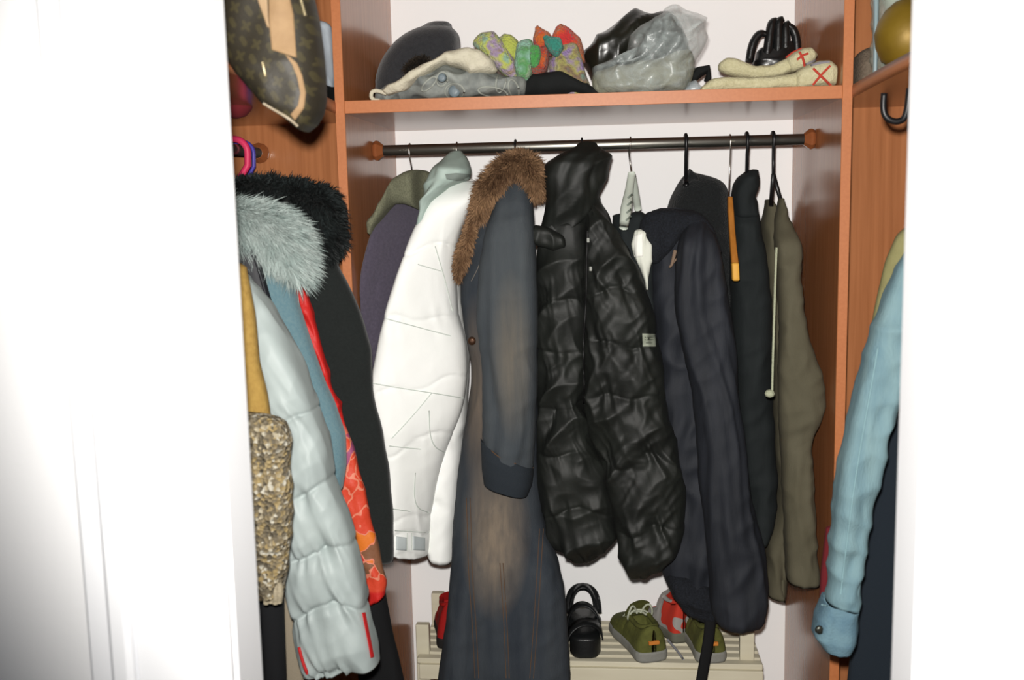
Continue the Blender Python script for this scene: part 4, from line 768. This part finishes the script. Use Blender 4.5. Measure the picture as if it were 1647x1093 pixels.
# monogram bag
def mono_extra(nt, b, mp):
    N, L = nt.nodes, nt.links; tc = [x for x in N if x.type == 'TEX_COORD'][0]
    m2 = N.new('ShaderNodeMapping'); m2.inputs['Rotation'].default_value = (0, 0.5, 0); L.new(tc.outputs['Object'], m2.inputs['Vector'])
    sx = N.new('ShaderNodeSeparateXYZ'); L.new(m2.outputs[0], sx.inputs[0])
    def cell(o, ph):
        a = N.new('ShaderNodeMath'); a.operation = 'MULTIPLY_ADD'; a.inputs[1].default_value = 34; a.inputs[2].default_value = ph; L.new(o, a.inputs[0])
        f = N.new('ShaderNodeMath'); f.operation = 'FRACT'; L.new(a.outputs[0], f.inputs[0])
        s = N.new('ShaderNodeMath'); s.operation = 'SUBTRACT'; s.inputs[1].default_value = 0.5; L.new(f.outputs[0], s.inputs[0]); return s.outputs[0]
    def flower(ph, rad, pet, lobe):
        u, v = cell(sx.outputs['X'], ph), cell(sx.outputs['Z'], ph)
        cb = N.new('ShaderNodeCombineXYZ'); L.new(u, cb.inputs[0]); L.new(v, cb.inputs[1])
        ln = N.new('ShaderNodeVectorMath'); ln.operation = 'LENGTH'; L.new(cb.outputs[0], ln.inputs[0])
        an = N.new('ShaderNodeMath'); an.operation = 'ARCTAN2'; L.new(u, an.inputs[0]); L.new(v, an.inputs[1])
        m4 = N.new('ShaderNodeMath'); m4.operation = 'MULTIPLY'; m4.inputs[1].default_value = pet; L.new(an.outputs[0], m4.inputs[0])
        cs = N.new('ShaderNodeMath'); cs.operation = 'COSINE'; L.new(m4.outputs[0], cs.inputs[0])
        rr = N.new('ShaderNodeMath'); rr.operation = 'MULTIPLY_ADD'; rr.inputs[1].default_value = lobe; rr.inputs[2].default_value = rad; L.new(cs.outputs[0], rr.inputs[0])
        lt = N.new('ShaderNodeMath'); lt.operation = 'LESS_THAN'; L.new(ln.outputs['Value'], lt.inputs[0]); L.new(rr.outputs[0], lt.inputs[1]); return lt.outputs[0]
    f1, f2 = flower(0.0, 0.22, 4, 0.09), flower(0.5, 0.2, 2, 0.07)
    mx = N.new('ShaderNodeMath'); mx.operation = 'MAXIMUM'; L.new(f1, mx.inputs[0]); L.new(f2, mx.inputs[1])
    sc = N.new('ShaderNodeMath'); sc.operation = 'MULTIPLY'; sc.inputs[1].default_value = 0.5; L.new(mx.outputs[0], sc.inputs[0])
    mi = N.new('ShaderNodeMixRGB'); mi.inputs[1].default_value = lin((40, 36, 27))+(1,); mi.inputs[2].default_value = lin((68, 62, 38))+(1,); L.new(sc.outputs[0], mi.inputs[0]); L.new(mi.outputs[0], b.inputs['Base Color'])
MONO = mat('monogram_canvas', (44, 37, 26), rough=0.55, spec=0.35, bump=0.1, bscale=300, extra=mono_extra)
TANL = mat('tan_leather', (140, 114, 82), rough=0.7, col2=(130, 104, 74), nscale=60, bump=0.1, bscale=200)
BY = 1.45
bx = P(450, 100, BY)
t = empty('monogram_bag', (bx[0], BY, P(480, 205, BY)[2]), 'brown monogram canvas bag with a tan leather tab and strap', 'bag')
bb = loft('bag_body', [(352, -90, 500, -60, .8), (354, -20, 503, -10, 1), (358, 30, 511, 30, 1), (364, 70, 517, 80, 1), (372, 104, 522, 125, 1), (400, 138, 522, 156, 1), (426, 168, 515, 182, .9), (466, 192, 504, 202, .7), (480, 204, 493, 210, .4)], BY, 0.055, MONO, t, n=90, mseg=60, disp=drape(0.004, 6, 311, crease=0.002, base=1), end='round', sm=0.03)
b7 = bvh(bb)
patch('leather_tab', b7, [(434, -60, 462, -60), (432, 0, 466, -4), (432, 27, 472, 22), (434, 50, 474, 50), (437, 80, 477, 93)], TANL, t, off=0.004, thick=0.004, n=30, mm=14, Y=BY)
patch('side_tab', b7, [(412, -40, 426, -44), (414, 0, 430, 0), (424, 26, 431, 28), (430, 44, 433, 44)], mat('pale_tan_leather', (150, 126, 96), rough=0.6), t, off=0.002, thick=0.002, n=14, mm=6, Y=BY)
patch('leather_strap', b7, [(459, 88, 467, 92), (470, 104, 478, 102), (478, 124, 486, 121), (483, 150, 492, 150), (479, 170, 489, 174), (467, 184, 474, 194)], TANL, t, off=0.003, thick=0.004, n=40, mm=6, Y=BY)
seam('piping', b7, [(424, 166), (444, 178), (466, 191), (478, 202)], 0.0022, mat('grey_piping', (150, 138, 118), rough=0.5), t, Y=BY)
seam('zip_pull', b7, [(422, 100), (425, 112), (427, 124)], 0.0026, mat('pale_metal', (180, 166, 130), rough=0.3, metal=0.8), t)
seam('zip_pull', b7, [(484, 0), (488, 14), (491, 26)], 0.0024, MATS['pale_metal'], t)
hk = np.array((bx[0]-0.06, BY, 2.075))
tube('shoulder_strap', [P(470, -50, BY), (bx[0]-0.0, BY, 1.95), (-0.572, BY, 2.06), (-0.60, BY, 2.094), (-0.66, BY, 2.094)], 0.009, TANL, t, res=8, sub=4, flat=0.4)
# other things on the left side shelf
LIM = {'z': SZ1+0.0008, 'xmax': XL-TH-0.002}
t = tag(loft('white_cloth', [(496, 44, 533, 44, .7), (494, 60, 535, 60), (496, 90, 536, 90), (500, 115, 538, 120), (515, 135, 536, 138, .6)], 2.19, 0.04, mat('blue_white_cotton', (200, 212, 222), rough=0.8, bump=0.3, bscale=60), None, n=50, mseg=36, disp=drape(0.005, 12, 321, crease=0.004, base=1), end='round'),
    'crumpled bluish white cloth behind the monogram bag', 'cloth')
t = tag(loft('black_pouch', [(490, 132, 537, 134, .8), (488, 150, 538, 150), (488, 178, 538, 180)], 2.20, 0.045, MATS['black_cloth'], None, n=24, mseg=36, disp=drape(0.003, 12, 323, base=1), start='round', end='round'),
    'black pouch under the bluish white cloth on the side shelf', 'pouch')
LIM = {}
c = P(378, 160, 1.9); t = empty('knit_hat', (c[0], c[1], c[2]-0.035), 'dark maroon round knitted hat hanging beneath the side shelf', 'hat')
lathe('hat_ball', [(0.004, -0.036), (0.02, -0.031), (0.031, -0.018), (0.036, 0), (0.031, 0.018), (0.02, 0.03), (0.004, 0.034)], MATS['maroon_knit'], t, 'z', tuple(c), seg=24)
tube('cord', [(c[0], c[1], c[2]+0.03), (c[0], c[1], SZ0)], 0.002, MATS['maroon_knit'], t)

# ================================================================== right side shelf
LIM = {'z': SZ1+0.0008, 'xmin': XR+0.004}
c = P(1460, 54, 1.92)
GOLD = mat('gold_satin', (124, 100, 26), rough=0.5, spec=0.4, metal=0.3, col2=(110, 86, 20), nscale=20, bump=0.2, bscale=40)
t = empty('gold_ornament', (c[0], c[1], c[2]-0.06), 'shiny gold round ornament inside the clear bag on the side shelf', 'ornament')
lathe('gold_ball', [(0.004, -0.062), (0.026, -0.059), (0.045, -0.046), (0.055, -0.022), (0.058, 0), (0.052, 0.022), (0.040, 0.042), (0.024, 0.056), (0.008, 0.062)], GOLD, t, 'z', tuple(c), seg=32)
lathe('neck', [(0.010, 0.055), (0.014, 0.062), (0.014, 0.075), (0.006, 0.078)], mat('dark_cap', (40, 42, 48), rough=0.4), t, 'z', tuple(c), seg=20)
t = tag(loft('plush_cushion', [(1376, 96, 1404, 80, .7), (1374, 110, 1412, 84), (1374, 130, 1416, 110), (1378, 152, 1416, 145)], 2.13, 0.05, mat('grey_brown_plush', (112, 100, 86), rough=0.95, col2=(90, 80, 68), nscale=200, bump=0.8, bscale=260), None, n=30, mseg=36, disp=drape(0.003, 12, 331, base=1), start='round', end='round'),
    'grey brown plush cushion beside the gold ornament on the side shelf', 'cushion')
CL2 = clear('clear_film', (176, 190, 178), 0.42)
t = empty('clear_carrier', (P(1440, 120, 1.86)[0], 1.86, ZS), 'clear stiff plastic carrier around the gold ornament', 'bag')
loft('film', [(1411, -60, 1540, -60, .8), (1410, 20, 1530, 20), (1409, 80, 1520, 80), (1409, 133, 1500, 123)], 2.0, 0.07, CL2, t, n=50, mseg=60, sup=5, disp=drape(0.003, 12, 335, crease=0.004, base=1), start='hem', end='round')
loft('stiff_edge', [(1404, -60, 1414, -60), (1405, 20, 1413, 20), (1404, 100, 1411, 100), (1403, 139, 1410, 138)], 1.96, 0.006, mat('silver_film_edge', (120, 138, 142), rough=0.3, spec=0.6), t, n=20, mseg=16)
LIM = {}
t = tag(tube('bag_handle', [P(1422, 150, 1.75), P(1420, 175, 1.75), P(1424, 188, 1.75), P(1434, 195, 1.75), P(1447, 196, 1.75), P(1458, 188, 1.75), P(1462, 150, 1.75), P(1463, 142, 1.75)], 0.0055, BLKPL, None, sub=4),
    'black looped bag handle hanging below the right side shelf', 'handle')

# ================================================================== shoe rack and shoes
RACKZ = 0.345
PINE = mat('pale_pine', (206, 200, 178), rough=0.75, col2=(194, 187, 164), nscale=30, stretch=(0.15, 1, 1))
t = empty('shoe_rack', (-0.05, 2.47, 0), 'pale pine slatted shoe rack standing against the white back wall', 'shoe rack')
rx0, rx1 = -0.470, 0.385
for k in range(7):
    y0 = 2.345 + k*0.037
    box('slat', (rx0-0.002*(k == 0), rx1), (y0, y0+0.026), (RACKZ-0.014, RACKZ), PINE, t, bevel=0.002)
px_ = (P(669, 1030, 2.375)[0], P(690, 1030, 2.375)[0])
for (xa, xb) in (px_, (P(1188, 1030, 2.40)[0], P(1211, 1030, 2.40)[0])):
    for yy, zt in ((2.385, RACKZ+0.075), (2.555, RACKZ+0.09)):
        sx_ = 0.0 if yy < 2.5 else (0.012 if xa < 0 else -0.012)
        box('post', (xa+sx_, xb+sx_), (yy-0.011, yy+0.011), (0.0, zt), PINE, t, bevel=0.002)
box('front_rail', (rx0+0.004, rx1), (2.337, 2.349), (RACKZ-0.052, RACKZ-0.014), PINE, t, bevel=0.002)
for k in range(6):
    y0 = 2.345 + k*0.037
    box('slat', (rx0, rx1), (y0, y0+0.026), (0.10, 0.114), PINE, t, bevel=0.002)

def shoe(name, label, cat, group, loc, rotz, Lg, upper, sole, tabm, lacem, collar_h=0.085, wide=1.0, patches=None, lace=True):
    t = empty(name, loc, label, cat, group, rotz)
    n, m = 52, 36
    tt = np.linspace(0, 1, n)**1.6; V = []
    hwf = np.interp(tt, [0, .003, .008, .018, .035, .07, .12, .3, .5, .7, .85, .95, 1], [.004, .012, .019, .026, .031, .035, .036, .035, .038, .047, .044, .03, .010])*wide
    cen = np.interp(tt, [0, .5, .75, 1], [0, 0, .004, .0])
    # sole
    prof = [(1.0, .0), (1.06, .006), (1.06, .020), (1.0, .026)]
    for s_, z in prof:
        for k in range(n): V.append((cen[k]+hwf[k]*s_, tt[k]*Lg, z))
        for k in range(n-1, -1, -1): V.append((cen[k]-hwf[k]*s_, tt[k]*Lg, z))
    mm = 2*n; Fc = grid_faces(4, mm) + [tuple(reversed(range(mm))), tuple(range(3*mm, 4*mm))]
    mesh('sole', V, Fc, sole, t, local=True)
    # upper: cross sections from one side of the sole over the foot to the other
    ht = np.interp(tt, [0, .04, .25, .42, .5, .62, .8, .92, 1], [collar_h*.92, collar_h, collar_h*.86, collar_h*.95, collar_h*.82, .066, .052, .045, .03])
    op = np.interp(tt, [0, .10, .15, .38, .48, 1], [0, .0, 1, 1, 0, 0])
    V = []
    for k in range(n):
        for j in range(m):
            a = math.pi*j/(m-1); c_, s_ = math.cos(a), math.sin(a)
            zz = .02 + (ht[k]-.02)*min(1, s_**0.7 if s_ > 0 else 0); xx = cen[k]+hwf[k]*1.0*np.sign(c_)*abs(c_)**0.75*(1-.18*(max(0, zz-.03)/.06 if tt[k] < .5 else 0))
            if op[k] > 0 and abs(c_) < .55: zz = zz*(1-op[k]) + op[k]*(.035 + (zz-.035)*max(0, (abs(c_)-.38)/.17))
            V.append((xx, tt[k]*Lg*0.985+0.002, zz))
    Fc = grid_faces(n, m, False) + [tuple(range(m)), tuple(reversed(range((n-1)*m, n*m)))]
    up = mesh('upper', V, [tuple(reversed(f)) for f in Fc], upper, t, local=True)
    if tabm: box('heel_tab', (-.0135, .0135), (-.004, .005), (collar_h*.52, collar_h*.62), tabm, t, bevel=.001, local=True)
    # tongue and collar roll
    tube('collar_roll', [(np.interp(y, tt, hwf)*.62*s1, y*Lg, np.interp(y, tt, ht)-.004) for s1, y in ((1, .44), (1, .3), (1, .15))] + [(0, .06*Lg, collar_h*.97)] + [(-np.interp(y, tt, hwf)*.62, y*Lg, np.interp(y, tt, ht)-.004) for y in (.15, .3, .44)], .006, upper, t, res=8, sub=4, local=True)
    V = []
    for i in range(8):
        f = i/7; y = Lg*(.60-.20*f); z = .062+.062*f
        for j in range(8):
            g = j/7*2-1; V.append((g*.024*(1+.25*math.sin(f*3)), y+abs(g)**2*.006, z-.010*g*g))
    k_ = len(V); V += [(a, b_-.006, c_+.002) for a, b_, c_ in V]
    Fb = grid_faces(8, 8, False); mesh('tongue', V, [tuple(i+k_ for i in f) for f in Fb] + [tuple(reversed(f)) for f in Fb], upper, t, local=True)
    if lace:
        for q in range(4):
            y = Lg*(.45+.065*q); z = np.interp(y/Lg, tt, ht)+.012-.002*q
            tube('lace', [(-.026, y, z-.012), (-.012, y+.004, z), (.012, y-.004, z), (.026, y, z-.012)], .0028, lacem, t, res=6, sub=3, local=True)
        for s1 in (-1, 1):
            tube('lace_loop', [(.005*s1, Lg*.45, .085), (.018*s1, Lg*.40, .115), (.030*s1, Lg*.38, .105), (.034*s1, Lg*.42, .075), (.026*s1, Lg*.47, .07)], .0028, lacem, t, res=6, sub=4, local=True)
    return t
OLS = mat('olive_suede', (92, 94, 44), rough=0.9, col2=(74, 76, 34), nscale=50, bump=0.4, bscale=160)
GRS = mat('grey_rubber', (128, 128, 122), rough=0.7, bump=0.3, bscale=120); ORT = mat('orange_tab', (196, 120, 48), rough=0.7); LACEM = mat('pale_lace', (176, 180, 160), rough=0.9)
p = P(1052, 1072, 2.345); shoe('sneaker', 'olive suede sneaker with an orange heel tab beside the black sandal', 'shoe', 'shoes on the rack', (p[0], 2.345, RACKZ+.001), 0.32, 0.235, OLS, GRS, ORT, LACEM, wide=1.12, collar_h=0.09)
p = P(1146, 1072, 2.345); shoe('sneaker', 'olive suede sneaker with an orange heel tab under the black strap', 'shoe', 'shoes on the rack', (p[0], 2.345, RACKZ+.001), 0.12, 0.235, OLS, GRS, ORT, LACEM, wide=1.05, collar_h=0.09)
def rg_extra(nt, b, mp):
    N, L = nt.nodes, nt.links; tc = [x for x in N if x.type == 'TEX_COORD'][0]
    n = N.new('ShaderNodeTexNoise'); n.inputs['Scale'].default_value = 17; n.inputs['Detail'].default_value = 1; L.new(tc.outputs['Object'], n.inputs['Vector'])
    r = N.new('ShaderNodeValToRGB'); r.color_ramp.interpolation = 'CONSTANT'; e = r.color_ramp.elements; e[0].color = lin((184, 52, 36))+(1,); e[1].position = 0.5; e[1].color = lin((150, 146, 142))+(1,)
    L.new(n.outputs['Fac'], r.inputs[0]); L.new(r.outputs[0], b.inputs['Base Color'])
RGM = mat('red_grey_mesh', (184, 52, 36), rough=0.8, extra=rg_extra)
p = P(1095, 1022, 2.50); shoe('sneaker', 'red and grey running shoe behind the olive sneakers', 'shoe', 'shoes on the rack', (p[0]+.006, 2.462, RACKZ+.001), 0.5, 0.155, RGM, mat('dark_grey_rubber', (96, 96, 84), rough=0.8), None, LACEM, collar_h=0.115, wide=0.82, lace=False)
p = P(716, 1060, 2.42); shoe('sneaker', 'dark red shoe half hidden by the denim coat', 'shoe', 'shoes on the rack', (p[0]+0.02, 2.40, RACKZ+.001), 0.15, 0.19, mat('red_suede', (150, 18, 16), rough=0.8, bump=0.2, bscale=100), mat('black_rubber', (24, 22, 22), rough=0.8), None, LACEM, collar_h=0.12, lace=False)
tag(tube('shoelace', [P(1074, 1032, 2.44)+np.array((0, 0, .006)), P(1084, 1042, 2.41)+np.array((0, 0, .004)), P(1092, 1052, 2.385)+np.array((0, 0, .004)), P(1099, 1062, 2.36)+np.array((0, 0, .004))], 0.003, mat('grey_lace', (132, 132, 136), rough=0.9), None, sub=4), 'loose grey shoelace lying on the rack slats', 'shoelace')
# sandals
SANB = mat('black_sandal_leather', (16, 18, 19), rough=0.45, spec=0.45, bump=0.2, bscale=120)
def sandal(label, loc, rotz, Lg=0.22):
    t = empty('sandal', loc, label, 'shoe', 'shoes on the rack', rotz)
    n = 30; tt = np.linspace(0, 1, n); hwf = np.interp(tt, [0, .04, .12, .4, .72, .9, 1], [.016, .030, .038, .036, .046, .036, .012])
    V = []
    for s_, z in ((.96, 0), (1.03, .006), (1.03, .032), (.97, .038)):
        zz = lambda k: z + (.012*(1-tt[k]) if z > .02 else 0)
        for k in range(n): V.append((hwf[k]*s_, tt[k]*Lg, zz(k)))
        for k in range(n-1, -1, -1): V.append((-hwf[k]*s_, tt[k]*Lg, zz(k)))
    mm = 2*n; mesh('sole', V, grid_faces(4, mm) + [tuple(reversed(range(mm))), tuple(range(3*mm, 4*mm))], SANB, t, local=True)
    def strap(y, h, r_, lean=0.0, w=.038):
        V = []; n_ = 22
        for i in range(n_):
            a = math.pi*i/(n_-1)
            for dy_, dr in ((-r_, 0), (-r_, .004), (r_, .004), (r_, 0)):
                V.append(((w+dr)*math.cos(a), y+dy_+lean*math.sin(a)*h*0+lean*math.cos(a), .034+(h+dr)*math.sin(a)))
        return mesh('strap', V, [tuple(reversed(f)) for f in grid_faces(n_, 4)], SANB, t, local=True)
    strap(.045, .040, .024, .012, .042); strap(.115, .058, .016, -.012, .040); strap(.165, .088, .016, 0, .036)
    tube('heel_band', [(.038, .16, .05), (.036, .19, .085), (.020, .212, .10), (0, .218, .102), (-.020, .212, .10), (-.036, .19, .085), (-.038, .16, .05)], .011, SANB, t, res=8, sub=4, local=True, flat=.4)
    box('buckle', (.038, .045), (.155, .172), (.075, .09), BLKPL, t, bevel=.001, local=True)
p = P(942, 1060, 2.36); sandal('black strappy leather sandal beside the denim coat hem', (p[0], 2.36, RACKZ+.001), 0.05)
p = P(864, 1060, 2.36); sandal('black strappy leather sandal half hidden by the denim coat', (p[0], 2.40, RACKZ+.001), 0.0)
bpy.context.view_layer.update()
